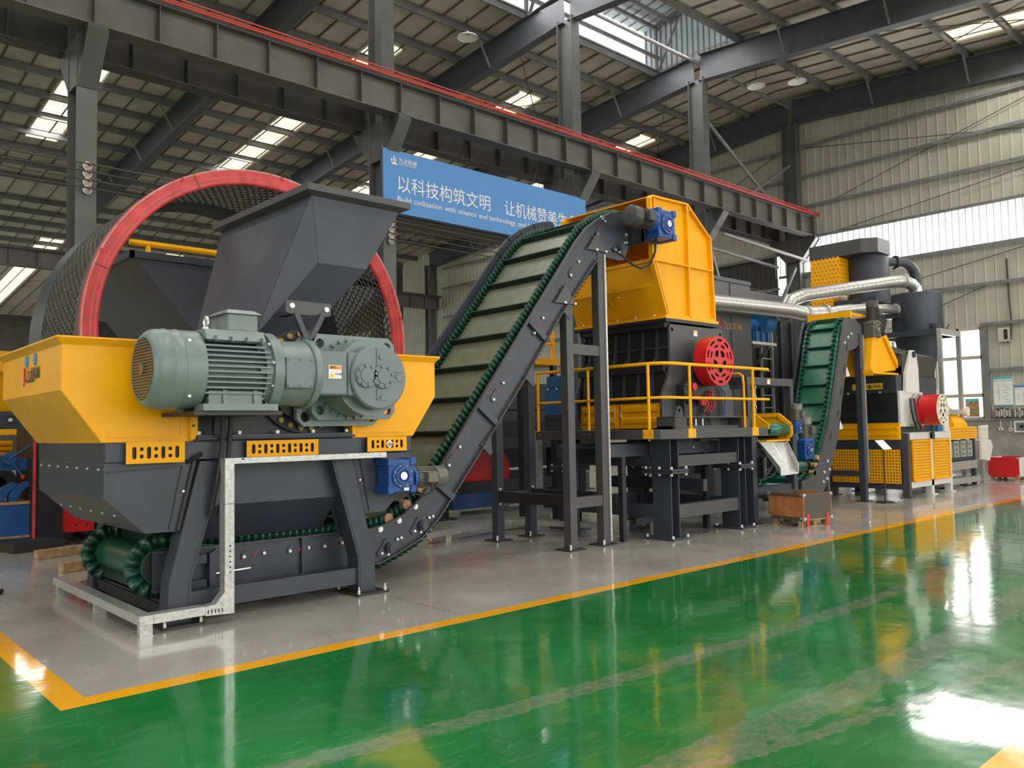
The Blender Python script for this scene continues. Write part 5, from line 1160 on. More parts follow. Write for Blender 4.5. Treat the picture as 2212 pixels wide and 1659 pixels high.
# ============================================================ DISCHARGE BELT UNDER THE CRUSHER, SEPARATOR GANTRY, CHUTE
db = thing('discharge_conveyor', 'short discharge belt with yellow guarded head and green drum beside the platform', 'conveyor', (12.7, 8.2, 0))
build(B().box(12.33, 12.36, 7.45, 9.6, 1.36, 1.56).box(12.99, 13.02, 7.45, 9.6, 1.36, 1.56), 'side_channel', 'charcoal', db)
lp3 = [(9.5, 1.615), (7.32, 1.615)]+arc((7.31, 1.51), .105, PI*.5, PI*1.5, 12)+[(7.32, 1.405), (9.5, 1.405)]
b = B(); n = len(lp3)
b.add([(x, y, z) for y, z in lp3 for x in (12.37, 12.98)], [(2*i, 2*i+1, 2*i+3, 2*i+2) for i in range(n-1)])
build(b, 'belt', 'belt_bright', db, smooth=True, solid=.008)
build(B().cyl((12.37, 7.31, 1.51), (12.98, 7.31, 1.51), .098, 28), 'head_drum', 'belt_green', db, smooth=True)
build(B().cyl((12.37, 9.5, 1.51), (12.98, 9.5, 1.51), .098, 20), 'tail_drum', 'belt_green', db, smooth=True)
g = [(7.95, 1.36), (7.30, 1.36), (7.22, 1.42), (7.22, 1.585), (7.44, 1.76), (7.95, 1.76)]
build(B().prism(g, 'x', 13.04, 13.06), 'head_guard', 'yellow_matt', db)
e = B()
for a, c in zip(g, g[1:]+g[:1]): e.beam((13.03, a[0], a[1]), (13.03, c[0], c[1]), .05, .07, (0, -(c[1]-a[1]), c[0]-a[0]))
build(e, 'guard_flange', 'yellow_matt', db)
build(B().prism([(7.95, 1.50), (7.20, 1.52), (7.20, 1.60), (7.42, 1.76), (7.95, 1.76)], 'x', 12.30, 12.33), 'side_guard', 'yellow_matt', db)
build(B().box(12.3, 13.06, 7.25, 7.9, 1.31, 1.34), 'scraper_tray', 'yellow_matt', db)
for x in (11.80, 13.10):
    for y in (7.22, 9.1):
        l = build(B().box(x, x+.13, y, y+.16, .02, 1.40), 'leg', 'charcoal', db); build(B().box(x-.06, x+.19, y-.06, y+.22, 0, .02), 'foot_plate', 'charcoal_dusty', l)
build(B().box(11.93, 13.10, 7.26, 7.36, .45, .58).box(11.93, 13.10, 7.26, 7.36, 1.06, 1.18).box(11.93, 13.1, 9.12, 9.2, .6, .7), 'cross_rail', 'charcoal', db)
worm_drive('head_gear_motor', 'upright grey motor with small blue gearbox beside the yellow guarded belt head', 'gear motor', (13.20, 7.20, 1.53), Matrix.Rotation(-PI/2, 3, 'Y'), L=.30, r=.10, s=.6)
sc_ = thing('sieve_conveyor', 'dark belt conveyor running under the railed platform', 'conveyor', (10.2, 7.9, 0))
build(B().box(8.6, 11.7, 7.52, 7.58, 1.18, 1.36).box(8.6, 11.7, 8.42, 8.48, 1.18, 1.36), 'side_channel', 'charcoal', sc_)
build(B().box(8.6, 11.7, 7.60, 8.40, 1.30, 1.315), 'belt', 'belt_dark', sc_)
for x in (8.9, 10.9):
    for y in (7.54, 8.44): build(B().box(x, x+.08, y-.04, y+.04, .0, 1.18), 'leg', 'charcoal_dark', sc_)
for x in (9.8, 10.2, 10.6, 11.0): build(B().bolts([(x, 7.52, 1.27)], (0, -1, 0), .016, .02), 'channel_bolt', 'bright_steel', sc_)
sg = thing('separator_gantry', 'grey portal frame with hanging chains behind the platform railing', 'gantry', (12.9, 8.2, 0))
for x, y in ((12.12, 7.47), (13.52, 7.47), (12.12, 9.3), (13.52, 9.3)):
    l = build(B().box(x, x+.11, y, y+.11, .02, 2.27), 'leg', 'charcoal', sg); build(B().box(x-.08, x+.2, y-.08, y+.2, 0, .02), 'foot_plate', 'charcoal_dusty', l)
for y in (7.47, 9.3): build(B().box(12.12, 13.63, y, y+.11, 2.27, 2.40), 'top_beam', 'grey_paint', sg)
for x in (12.12, 13.52): build(B().box(x, x+.11, 7.58, 9.3, 2.27, 2.40), 'top_beam', 'charcoal', sg)
l = build(B().box(12.75, 12.84, 7.46, 7.47, 2.29, 2.38), 'warning_label', 'white', sg); build(B().box(12.75, 12.84, 7.456, 7.46, 2.35, 2.38), 'label_band', 'label_yellow', l)
for x, y, n in ((12.50, 7.56, 9), (12.18, 8.3, 9)):
    c = B()
    for k in range(n):
        z = 2.23-.085*k; pts = [((x+.022*math.cos(a)) if k % 2 else x, y if k % 2 else (y+.022*math.cos(a)), z+.052*math.sin(a)) for a in [2*PI*i/10 for i in range(11)]]
        c.tube(pts, .008, 5)
    build(c, 'hanging_chain', 'bright_steel', sg)
chu = thing('discharge_chute', 'sloping pale steel chute dropping from the belt head towards the plywood crate', 'chute', (12.4, 7.1, .9))
A_ = [Vector(p) for p in ((12.04, 7.25, 1.31), (12.90, 7.25, 1.29), (12.57, 6.85, .79), (12.03, 6.85, .775))]
b = B().poly(A_)
b.poly([A_[0], A_[3], A_[3]+Vector((-.02, .0, .14)), A_[0]+Vector((-.03, .0, .06))]).poly([A_[1], A_[2], A_[2]+Vector((.02, 0, .15)), A_[1]+Vector((.03, 0, .06))])
build(b, 'chute_pan', 'galv', chu, solid=.008)
build(B().beam((12.47, 7.245, 1.305), (12.30, 6.85, .788), .008, .006).beam((12.04, 7.10, 1.115), (12.77, 7.10, 1.105), .008, .006), 'fold_seam', 'bright_steel', chu)
for a, c in ((A_[0]+Vector((0, .03, -.05)), (11.94, 7.40, 1.15)), (A_[1]+Vector((0, .03, -.03)), (13.10, 7.42, 1.2))): build(B().beam(a, c, .05, .05), 'chute_bracket', 'charcoal', chu)
# ============================================================ CRATES, SIGN STAND
def crate(name, label, loc, rz, W_, D_, H_, panel_a, panel_b, red=True):
    """pallet crate in local space: W_ along x, D_ along y, front corner at the origin"""
    t = thing(name, label, 'crate', loc, rz)
    for y in (.05, D_-.13):
        build(B().box(0, W_, y, y+.08, .0, .015), 'pallet_board', 'wood', t, local=True)
        for x in (.02, W_/2-.04, W_-.10): build(B().box(x, x+.08, y, y+.08, .015, .10), 'pallet_block', 'wood', t, local=True)
    z0 = .10
    bd = build(B().box(0, W_, 0, D_, z0, z0+.02), 'floor_board', 'wood', t, local=True)
    build(B().box(0, .015, 0, D_, z0+.02, H_), 'side_panel', panel_a, t, local=True); build(B().box(W_-.015, W_, 0, D_, z0+.02, H_), 'side_panel', panel_a, t, local=True)
    build(B().box(.015, W_-.015, 0, .015, z0+.02, H_), 'end_panel', panel_b, t, local=True); build(B().box(.015, W_-.015, D_-.015, D_, z0+.02, H_), 'end_panel', panel_b, t, local=True)
    build(B().box(-.01, 0, 0, D_, H_-.05, H_).box(-.01, 0, 0, D_, z0, z0+.05), 'edge_batten', 'osb_dark' if panel_b == 'osb_dark' else panel_a, t, local=True)
    for x in (0, W_):
        for y in (0, D_):
            for z in (z0+.02, H_-.03): build(B().box(x-.014, x+.014, y-.014, y+.014, z-.02, z+.035).box(x-.014, x+.014, min(y, y+.06*(1 if y == 0 else -1)), max(y, y+.06*(1 if y == 0 else -1)), z, z+.03).box(min(x, x+.05*(1 if x == 0 else -1)), max(x, x+.05*(1 if x == 0 else -1)), y-.014, y+.014, z, z+.03), 'corner_bracket', 'galv', t, local=True)
    if red:
        for x in (.06, W_-.14): build(B().box(x, x+.06, -.012, 0, .0, .20), 'corner_board', 'drum_red', t, local=True)
    return t
crate('plywood_crate', 'open dark crate with a red-brown plywood side on a small pallet, below the chute', (11.895, 6.42, 0), math.radians(-11), .66, .68, .515, 'ply', 'osb_dark')
crate('red_crate', 'red and pale wooden crate on the floor at the gable wall', (24.18, 7.0, 0), math.radians(-4), .9, .75, .62, 'red', 'white_paint', red=False)
ss = thing('sign_stand', 'slim black floor stand holding a tilted white information plate', 'sign stand', (16.55, 7.18, 0))
build(B().lathe([(0, .01), (0, .17), (.02, .17), (.03, .15), (.03, .01)], (16.55, 7.18, 0), (0, 0, 1), 28), 'base', 'sensor_black', ss, smooth=True)
build(B().cyl((16.55, 7.18, .03), (16.55, 7.18, 1.10), .014, 10), 'post', 'sensor_black', ss)
p_ = B().add([(16.38, 7.10, 1.06), (16.76, 7.10, 1.06), (16.70, 7.24, 1.24), (16.32, 7.24, 1.24)], [(0, 1, 2, 3)]); build(p_, 'sign_plate', 'paper', ss, solid=.008)
# ============================================================ GRANULATOR (far yellow and grey machine)
gr = thing('granulator', 'far grey granulator with perforated yellow guards, lift arm and red flywheel guard with glare painted on its face', 'granulator', (19.0, 8.0, 0))
b = B()
for x in (17.78, 18.98, 20.05):
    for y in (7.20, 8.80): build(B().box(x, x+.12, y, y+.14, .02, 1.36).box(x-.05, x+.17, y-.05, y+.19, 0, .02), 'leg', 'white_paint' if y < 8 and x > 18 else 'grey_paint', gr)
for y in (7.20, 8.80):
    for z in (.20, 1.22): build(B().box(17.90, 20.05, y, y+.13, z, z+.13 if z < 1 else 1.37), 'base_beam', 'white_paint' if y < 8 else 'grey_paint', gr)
for z in (.20, 1.04): build(B().box(17.72, 17.84, 7.34, 8.80, z-.02, z+.10 if z < 1 else 1.22), 'base_beam', 'charcoal', gr)
for x0, x1 in ((18.0, 18.90), (19.12, 20.0)):
    o = build(B().box(x0, x1, 7.19, 7.195, .34, 1.19), 'mesh_guard', 'perf_yellow', gr)
    build(B().box(x0-.02, x0+.02, 7.17, 7.20, .32, 1.21).box(x1-.02, x1+.02, 7.17, 7.20, .32, 1.21).box(x0, x1, 7.17, 7.20, .32, .36).box(x0, x1, 7.17, 7.20, 1.17, 1.21), 'guard_frame', 'yellow_matt', o)
    build(B().box(x0, x1, 7.26, 7.27, .34, 1.19), 'guard_backing', 'yellow_matt', o)
for y0, y1 in ((7.32, 8.02), (8.08, 8.82)):
    o = build(B().box(17.69, 17.695, y0, y1, .30, 1.02), 'mesh_guard', 'perf_yellow', gr)
    build(B().box(17.76, 17.77, y0, y1, .30, 1.02), 'guard_backing', 'charcoal_dark', o)
    d = build(B().box(17.68, 17.76, y0, y1, 1.23, 1.58), 'ribbed_door', 'yellow_matt', gr)
    build(B().prism([(17.68, 1.30), (17.655, 1.32), (17.655, 1.37), (17.68, 1.39)], 'y', y0+.04, y1-.04).prism([(17.68, 1.44), (17.655, 1.46), (17.655, 1.50), (17.68, 1.52)], 'y', y0+.04, y1-.04), 'door_ridge', 'yellow_matt', d)
build(B().box(17.70, 20.0, 7.36, 8.84, 1.36, 1.60), 'rotor_base', 'charcoal', gr)
build(B().cyl((17.72, 7.36, 1.9), (17.72, 8.84, 1.9), .01, 3).box(17.74, 19.9, 7.36, 8.84, 1.60, 2.22), 'rotor_housing', 'charcoal_dark', gr)
for y in (7.7, 8.05, 8.4, 8.75): build(B().bolts([(17.72, y, 2.24)], (-1, 0, 0), .025, .03), 'housing_bolt', 'white_bolt', gr)
build(B().box(17.72, 19.9, 7.36, 8.84, 2.22, 2.60), 'upper_housing', 'charcoal', gr)
st = build(B().box(17.705, 17.72, 7.64, 8.30, 2.31, 2.44), 'warning_strip', 'label_yellow', gr)
for tx, y in (('严禁金属', 8.22), ('石块进入', 7.92)): build(at(yz(text_mesh(tx, .085, .003), 17.702), 0, y, 2.34), 'strip_text', 'sensor_black', st)
build(B().prism([(7.34, 2.60), (8.86, 2.60), (8.86, 3.40), (8.3, 3.40), (7.34, 3.05)], 'x', 18.0, 19.8), 'lid', 'charcoal_dusty', gr)
build(B().prism([(7.36, 2.62), (8.5, 2.62), (8.5, 3.2), (7.36, 3.0)], 'x', 17.98, 18.0), 'lid_panel', 'grey_paint', gr)
o = build(xz(curve_mesh([[(17.75, 1.50), (18.95, 1.50), (18.95, 2.24), (18.25, 2.26), (17.75, 2.26)]], .05), 7.33), 'end_plate', 'white_paint', gr)
build(xz(curve_mesh([[(18.0, 2.22), (18.72, 2.22), (18.72, 2.75), (18.64, 3.08), (18.56, 3.15), (18.40, 3.15), (18.32, 3.02), (18.05, 2.62)], circ(18.48, 3.06, .05, 16)], .06), 7.31), 'lift_arm', 'white_paint', gr)
build(B().cyl((18.48, 7.25, 3.06), (18.48, 7.42, 3.06), .07, 16), 'arm_pivot', 'charcoal_dark', gr)
build(B().cyl((18.5, 7.20, 1.95), (18.5, 7.33, 1.95), .26, 28).box(18.2, 18.8, 7.22, 7.33, 1.55, 1.95), 'bearing_housing', 'galv', gr)
mat('cream', (.80, .70, .58), .4)
flywheel_guard(gr, (18.62, 1.85), .33, 6.78, 7.16, 'red', 'cream')  # cream face colour paints in the glare on a red guard
for k in range(4): build(B().tube([(18.0+.08*k, 7.2, 2.1), (17.95+.1*k, 7.16, 1.85), (18.0+.08*k, 7.14, 1.62), (18.2+.1*k, 7.16, 1.45)], .02, 6), 'hose', ('black_rubber', 'grey_blue', 'black_rubber', 'hose_red')[k], gr)
build(B().tube([(18.95, 7.12, 1.55), (18.95, 7.12, 1.22)], .035, 8), 'gas_strut', 'charcoal', gr)
build(B().box(19.45, 19.72, 7.2, 7.45, 1.37, 1.75), 'power_pack', 'blue_paint', gr); build(B().box(19.72, 20.0, 7.16, 7.46, 1.37, 1.78), 'power_pack_tank', 'white_paint', gr)
build(B().cyl((19.6, 7.32, 1.75), (19.6, 7.32, 1.98), .06, 14).tube([(19.8, 7.3, 1.78), (19.95, 7.25, 1.92)], .02, 6), 'pump', 'motor_dark', gr)
ih = thing('inlet_hopper', 'yellow inlet hopper of the granulator under the head of the steep conveyor', 'hopper', (17.4, 8.0, 2.6))
b = B()
HF = [(17.05, 7.50, 3.42), (17.45, 7.42, 3.30), (18.1, 7.42, 2.86), (17.62, 7.46, 2.62), (17.0, 7.5, 2.62)]
build(B().prism([(16.90, 3.40), (17.40, 3.40), (18.05, 2.72), (17.0, 2.62), (16.72, 2.62)], 'y', 7.46, 7.48), 'front_plate', 'yellow_matt', ih)
build(B().add([(16.72, 7.46, 2.62), (16.72, 8.72, 2.62), (16.9, 8.72, 3.40), (16.9, 7.46, 3.40)], [(0, 1, 2, 3)]), 'inlet_plate', 'yellow_matt', ih, solid=.02)
build(B().prism([(16.90, 3.40), (17.40, 3.40), (18.05, 2.72), (17.0, 2.62), (16.72, 2.62)], 'y', 8.70, 8.72), 'back_plate', 'yellow_matt', ih)
build(B().box(16.68, 18.1, 7.40, 8.76, 2.60, 2.64).box(16.69, 16.73, 7.40, 8.76, 2.56, 2.68).beam((17.42, 7.43, 3.40), (18.06, 7.43, 2.74), .10, .05, (0, 1, 0)).box(17.98, 18.1, 7.36, 7.50, 2.62, 2.80), 'hopper_flange', 'yellow_matt', ih)
build(B().box(16.30, 16.36, 7.62, 8.55, 3.74, 3.88).box(16.36, 17.1, 7.66, 8.5, 3.80, 3.86), 'top_cover', 'yellow_matt', ih)
# ============================================================ CYCLONE ON ITS FRAME
cy = thing('cyclone', 'dark grey cyclone separator with long cone in an open steel frame by the window', 'cyclone', (21.55, 8.35, 0))
cc = (21.55, 8.35)
build(B().lathe([(0, .01), (0, .10), (1.95, .57), (2.0, .59), (2.95, .59), (2.96, .57), (2.97, .01)], (cc[0], cc[1], 1.85), (0, 0, 1), 48), 'cyclone_body', 'charcoal', cy, smooth=True, angle=25)
build(B().box(20.95, 21.3, 8.5, 8.9, 4.2, 4.6), 'inlet_box', 'charcoal', cy)
for a in (-2.2, -1.25, -1.12): build(B().beam((cc[0]+.62*math.cos(a), cc[1]+.62*math.sin(a), 3.84), (cc[0]+.70*math.cos(a), cc[1]+.70*math.sin(a), 4.0), .03, .1, (-math.sin(a), math.cos(a), 0)), 'support_lug', 'charcoal', cy)
for x in (20.90, 22.12):
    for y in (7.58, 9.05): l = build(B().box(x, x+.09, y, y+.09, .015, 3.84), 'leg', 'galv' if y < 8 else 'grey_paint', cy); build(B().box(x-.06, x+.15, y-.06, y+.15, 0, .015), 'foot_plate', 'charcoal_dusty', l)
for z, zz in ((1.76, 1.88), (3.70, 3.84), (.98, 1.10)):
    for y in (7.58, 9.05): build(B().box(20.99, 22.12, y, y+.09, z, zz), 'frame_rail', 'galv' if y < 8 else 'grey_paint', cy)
    for x in (20.90, 22.12): build(B().box(x, x+.09, 7.67, 9.05, z, zz), 'frame_rail', 'charcoal', cy)
build(B().cyl((22.24, 7.5, 1.83), (22.24, 7.58, 1.83), .12, 20), 'valve_wheel', 'cream', cy)
# tall rear cyclone with yellow guarded filter and rectangular header duct
rc = thing('filter_tower', 'tall far tower of a grey drum, yellow perforated guard and boxy header duct', 'filter tower', (22.2, 10.4, 0))
build(B().lathe([(0, .12), (2.3, .50), (2.35, .54), (3.75, .54), (3.78, .01)], (22.45, 9.95, 2.45), (0, 0, 1), 40), 'drum', 'charcoal', rc, smooth=True, angle=25)
build(B().add([(21.5, 11.15, z) for z in (6.12, 6.5)]+[(21.5, 9.70, z) for z in (6.12, 6.5)]+[(21.75, 9.35, z) for z in (6.12, 6.5)]+[(22.5, 9.35, z) for z in (6.12, 6.5)]+[(22.75, 9.7, z) for z in (6.12, 6.5)]+[(22.75, 11.15, z) for z in (6.12, 6.5)],
             [(0, 2, 3, 1), (2, 4, 5, 3), (4, 6, 7, 5), (6, 8, 9, 7), (8, 10, 11, 9), (10, 0, 1, 11), (0, 10, 8, 6, 4, 2), (1, 3, 5, 7, 9, 11)]), 'header_duct', 'grey_paint', rc)
build(B().cyl((22.45, 9.95, 6.0), (22.45, 9.95, 6.2), .2, 20), 'duct_neck', 'charcoal', rc)
for x in (21.6, 23.1):
    for y in (9.4, 11.0): build(B().box(x, x+.12, y, y+.12, .0, 4.9), 'leg', 'grey_paint', rc)
build(B().box(21.6, 23.2, 9.35, 9.47, 4.78, 4.9).box(21.5, 21.62, 9.35, 11.1, 4.78, 4.9), 'frame_rail', 'charcoal', rc)
build(B().box(21.50, 21.505, 10.30, 11.13, 5.05, 6.12), 'mesh_guard', 'perf_yellow_fine', rc)
build(B().box(21.505, 22.05, 10.295, 10.30, 5.05, 6.10), 'mesh_guard', 'perf_yellow_fine', rc)
build(B().box(21.52, 22.03, 10.32, 11.1, 5.06, 6.1), 'guard_lining', 'yellow_matt', rc)
build(B().box(21.46, 21.47, 10.5, 11.13, 4.3, 5.02), 'mesh_guard', 'perf_yellow_fine', rc); build(B().box(21.48, 22.0, 10.5, 11.1, 4.3, 5.0), 'guard_lining', 'yellow_matt', rc)
pe = [(22.9, 9.7, 6.02), (23.35, 9.45, 6.03)]+[(23.35+.42*math.sin(a), 9.45-.25*math.sin(a), 5.61+.42*math.cos(a)) for a in [PI/2*k/8 for k in range(9)]]+[(23.77, 9.2, 5.2), (23.77, 9.2, 4.3)]
build(B().tube(pe, .14, 16), 'outlet_pipe', 'charcoal', rc, smooth=True)
build(B().cyl((23.2, 9.53, 6.03), (23.25, 9.50, 6.03), .19, 20).cyl((23.77, 9.2, 5.10), (23.77, 9.2, 5.14), .19, 20), 'pipe_flange', 'grey_paint', rc)
build(B().cyl((23.77, 9.2, 0), (23.77, 9.2, 4.3), .14, 16), 'outlet_pipe', 'charcoal', rc)
# spiral ducts
def spiral_duct(name, label, pts, r, seams=.16):
    t = thing(name, label, 'duct', pts[0]); b = B().tube(pts, r, 24); o = build(b, 'duct_run', 'duct_metal', t, smooth=True, angle=50)
    s = B()
    for p, q in zip(pts, pts[1:]):
        p, q = Vector(p), Vector(q); n = int((q-p).length/seams)
        for k in range(n): c = p.lerp(q, (k+.5)/n); d = (q-p).normalized()*.006; s.cyl(c-d, c+d, r+.006, 24, cap=False)
    build(s, 'spiral_seam', 'galv', o, smooth=True)
    for i in (0, len(pts)//2, len(pts)-1):
        p = Vector(pts[i]); d = (Vector(pts[min(i+1, len(pts)-1)])-Vector(pts[max(i-1, 0)])).normalized()*.025; build(B().cyl(p-d, p+d, r+.03, 28), 'duct_flange', 'galv', t, smooth=True)
    return t
spiral_duct('spiral_duct', 'long straight spiral duct from behind the yellow hood towards the cyclone', [(12.4, 9.30, 4.00), (16.9, 9.30, 4.13), (17.55, 9.25, 4.10), (18.1, 9.05, 4.14)], .17)
spiral_duct('reduced_duct', 'thinner spiral duct continuing to the cyclone inlet behind the small motor', [(18.1, 9.05, 4.14), (18.5, 8.95, 4.22), (19.6, 8.8, 4.35), (20.98, 8.65, 4.42)], .12)
spiral_duct('arched_duct', 'upper spiral duct arching over into the top of the cyclone', [(17.1, 9.55, 4.1), (17.35, 9.5, 4.42), (17.8, 9.4, 4.58), (20.7, 8.62, 5.08), (21.1, 8.48, 5.13), (21.4, 8.4, 5.06), (21.54, 8.36, 4.95), (21.55, 8.35, 4.80)], .155)
# dust collector cabinet, dark chamber with ladder, blue blower
dc = thing('dust_collector', 'tall grey dust collector cabinet with gold lettering behind the crusher', 'dust collector', (15.0, 10.2, 0))
build(B().box(14.3, 15.86, 9.62, 11.2, .02, 4.62), 'cabinet', 'grey_paint', dc, bevel=.01)
build(B().box(14.28, 15.88, 9.60, 11.22, 4.62, 4.70), 'cabinet_roof', 'charcoal', dc)
build(B().box(15.06, 15.075, 9.605, 9.62, .1, 4.6), 'panel_seam', 'charcoal', dc)
build(at(xz(text_mesh('九龙机械', .17, .004), 9.61), 14.78, 0, 3.62), 'logo_text', 'gold', dc)
build(at(xz(curve_mesh([circ(0, 0, .1, 24), circ(0, 0, .075, 24)], .004), 9.61), 14.66, 0, 3.72), 'logo_mark', 'text_red', dc)
dk = thing('filter_chamber', 'dark ribbed filter chamber with a caged ladder beside the grey dust collector', 'filter chamber', (17.4, 10.9, 0))
build(B().box(15.95, 19.0, 10.3, 11.8, .02, 4.15), 'chamber', 'charcoal_dark', dk)
for k in range(6): build(B().box(16.2+.5*k, 16.26+.5*k, 10.24, 10.3, .05, 4.1), 'chamber_rib', 'charcoal', dk)
build(B().prism([(15.95, 4.15), (19.0, 4.15), (18.5, 4.75), (16.8, 4.75)], 'y', 10.35, 11.75), 'chamber_roof', 'grey_paint', dk)
lb = B()
for x in (16.75, 17.22): build(B().box(x, x+.04, 9.92, 9.98, .0, 3.9), 'ladder_stile', 'galv', dk)
for k in range(13): build(B().cyl((16.77, 9.95, .3+.28*k), (17.24, 9.95, .3+.28*k), .014, 8), 'ladder_rung', 'galv', dk)
for z in (1.0, 2.6, 3.7): build(B().box(16.76, 16.80, 9.98, 10.3, z, z+.04), 'ladder_bracket', 'galv', dk)
bl = thing('blower', 'blue centrifugal blower on a high bracket between the cabinet and the ladder', 'blower', (16.5, 9.85, 3.5))
build(B().cyl((16.35, 9.85, 3.92), (16.75, 9.85, 3.92), .34, 32), 'volute', 'blue_paint', bl, smooth=True)
build(B().box(16.0, 16.7, 9.66, 10.05, 3.42, 3.66), 'blower_base', 'blue_paint', bl); build(B().cyl((15.98, 9.85, 3.80), (16.35, 9.85, 3.80), .15, 20), 'blower_motor', 'blue_paint', bl, smooth=True)
for k in range(3): build(B().box(16.05+.24*k, 16.08+.24*k, 9.62, 9.66, 3.42, 3.8), 'base_rib', 'blue_press', bl)
build(B().box(15.9, 16.9, 9.62, 10.3, 3.36, 3.42), 'shelf', 'white_paint', bl); build(B().beam((16.7, 9.7, 3.36), (16.45, 10.28, 2.5), .05, .05).beam((16.0, 9.7, 3.36), (16.0, 10.28, 2.6), .05, .05), 'shelf_bracket', 'charcoal', bl)
# ============================================================ SCREEN MACHINE AT THE WALL
sm = thing('screening_machine', 'low far screening machine with yellow perforated cover and white slatted end by the wall', 'screen', (22.6, 7.9, 0))
build(B().box(20.6, 22.55, 7.45, 8.6, .42, .62).box(20.6, 22.75, 7.45, 8.6, .08, .22), 'base_rail', 'galv', sm)
for x in (20.65, 22.4, 23.0): build(B().box(x, x+.1, 7.46, 7.56, 0, 1.16), 'leg', 'galv' if x > 22.9 else 'charcoal', sm)
build(B().box(20.62, 22.6, 7.50, 8.55, .64, 1.12), 'screen_box', 'charcoal', sm)
for k in range(4): o = build(B().box(20.66+.44*k, 21.0+.44*k, 7.47, 7.50, .72, 1.12), 'screen_plate', 'galv', sm); build(B().box(20.76+.44*k, 20.86+.44*k, 7.455, 7.47, .78, .80).box(20.76+.44*k, 20.86+.44*k, 7.455, 7.47, .90, .92).box(20.76+.44*k, 20.86+.44*k, 7.455, 7.47, 1.02, 1.04), 'plate_slot', 'sensor_black', o)
build(B().box(20.60, 22.6, 7.44, 7.45, 1.16, 1.44), 'cover_front', 'perf_yellow', sm); build(B().box(20.62, 22.6, 7.46, 8.55, 1.15, 1.45), 'cover', 'yellow_matt', sm)
en = build(B().prism([(22.62, 1.46), (23.18, 1.48), (23.12, .98), (22.86, .66), (22.62, .62)], 'y', 7.36, 7.42), 'end_guard', 'white_paint', sm)
for k in range(14): build(B().box(22.68, 23.05-.02*max(0, k-7), 7.345, 7.36, 1.40-.052*k, 1.42-.052*k), 'guard_slat_ridge', 'cream', en)
build(B().prism([(23.2, 1.1), (23.75, 1.1), (23.9, .92), (23.62, .55), (23.2, .6)], 'y', 7.5, 8.3), 'outlet_spout', 'white_paint', sm)
build(B().lathe([(0, .62), (.10, .60), (.5, .2), (.52, .17)], (21.75, 7.95, 1.45), (0, 0, 1), 4), 'hood_cone', 'yellow_matt', sm)
build(B().tube([(21.75, 7.95, 1.95), (21.7, 7.97, 2.12), (21.5, 8.05, 2.28), (21.2, 8.2, 2.4)], .16, 16), 'exhaust_duct', 'galv', sm, smooth=True)
for x in (22.0, 22.3): build(B().cyl((x, 7.6, 1.45), (x, 7.6, 1.53), .03, 10), 'lifting_knob', 'white_bolt', sm)
# ============================================================ ON THE GABLE WALL
WX = XW-.03
def poster(name, label, y1, y0, z0, z1, bands, seed):
    t = thing(name, label, 'poster', (WX, (y0+y1)/2, z0)); x = WX
    build(B().box(x-.012, x, y0, y1, z0, z1), 'sheet', 'paper', t)
    for (a, c, mt) in bands: build(B().box(x-.015, x-.012, y0, y1, z0+(z1-z0)*a, z0+(z1-z0)*c), 'printed_band', mt, t)
    return t
R_ = random.Random(3)
p1 = poster('wall_poster', 'tall notice with teal header and a branching chart on the gable wall', 8.66, 8.13, 2.03, 2.92, ((.91, 1, 'paper_teal'), (0, .04, 'paper_teal'), (.845, .865, 'paper_text')), 1)
b = B()
for k in range(9): y = 8.42-.05*(k % 3); z = 2.68-.065*k; b.box(WX-.016, WX-.012, y-.12, y, z, z+.012)
b.box(WX-.016, WX-.012, 8.50, 8.51, 2.2, 2.7).box(WX-.016, WX-.012, 8.51, 8.6, 2.44, 2.452)
build(b, 'printed_text', 'paper_text', p1)
p2 = poster('wall_poster', 'notice with dark blue header beside the branching chart poster', 8.08, 7.55, 2.03, 2.64, ((.88, 1, 'paper_blue'), (.77, .79, 'paper_text')), 2)
b = B()
for i in range(2):
    for j in range(3): b.box(WX-.016, WX-.012, 7.99-.05*i, 8.01-.05*i, 2.2+.07*j, 2.23+.07*j)
for j in range(8): b.box(WX-.016, WX-.012, 7.6, 7.88, 2.15+.04*j, 2.16+.04*j)
build(b, 'printed_text', 'paper_text', p2)
p3 = poster('window_notice', 'brown notice board standing in the lowest window pane', 9.46, 9.08, 1.72, 2.28, ((.85, 1, 'paper_teal'), ), 4)
for o in p3.children: o.active_material = M['wood'] if o.name.startswith('sheet') else o.active_material
sf = thing('wall_shelf', 'narrow wall shelf below the posters', 'shelf', (WX-.12, 8.2, 1.66)); build(B().box(WX-.20, WX, 7.3, 8.66, 1.655, 1.675), 'shelf_board', 'charcoal_dark', sf)
for y in (7.6, 8.4): build(B().prism([(WX-.16, 1.655), (WX-.13, 1.655), (WX-.13, 1.651), (WX-.16, 1.651)], 'y', y, y+.02), 'bracket', 'steel_dark', sf)
y = 8.58; k = 0
while y > 7.35:
    wd = R_.choice((.05, .06, .045, .07)); h = R_.choice((.22, .28, .31, .26)); mt = R_.choice(('book_a', 'book_b', 'book_b', 'book_c'))
    if 8.18 < y < 8.02: pass
    t = thing('file_binder', 'file binder standing in the row on the wall shelf below the posters', 'binder', (WX-.1, y-wd/2, 1.675), group='file binders on the wall shelf')
    build(B().box(WX-.17, WX-.02, y-wd, y-.004, 1.675, 1.675+h), 'cover', mt, t); build(B().box(WX-.173, WX-.17, y-wd+.01, y-.014, 1.72, 1.675+h*.8), 'spine_label', 'book_c' if mt != 'book_c' else 'book_a', t)
    y -= wd+(.10 if 8.17 < y < 8.24 else .004)
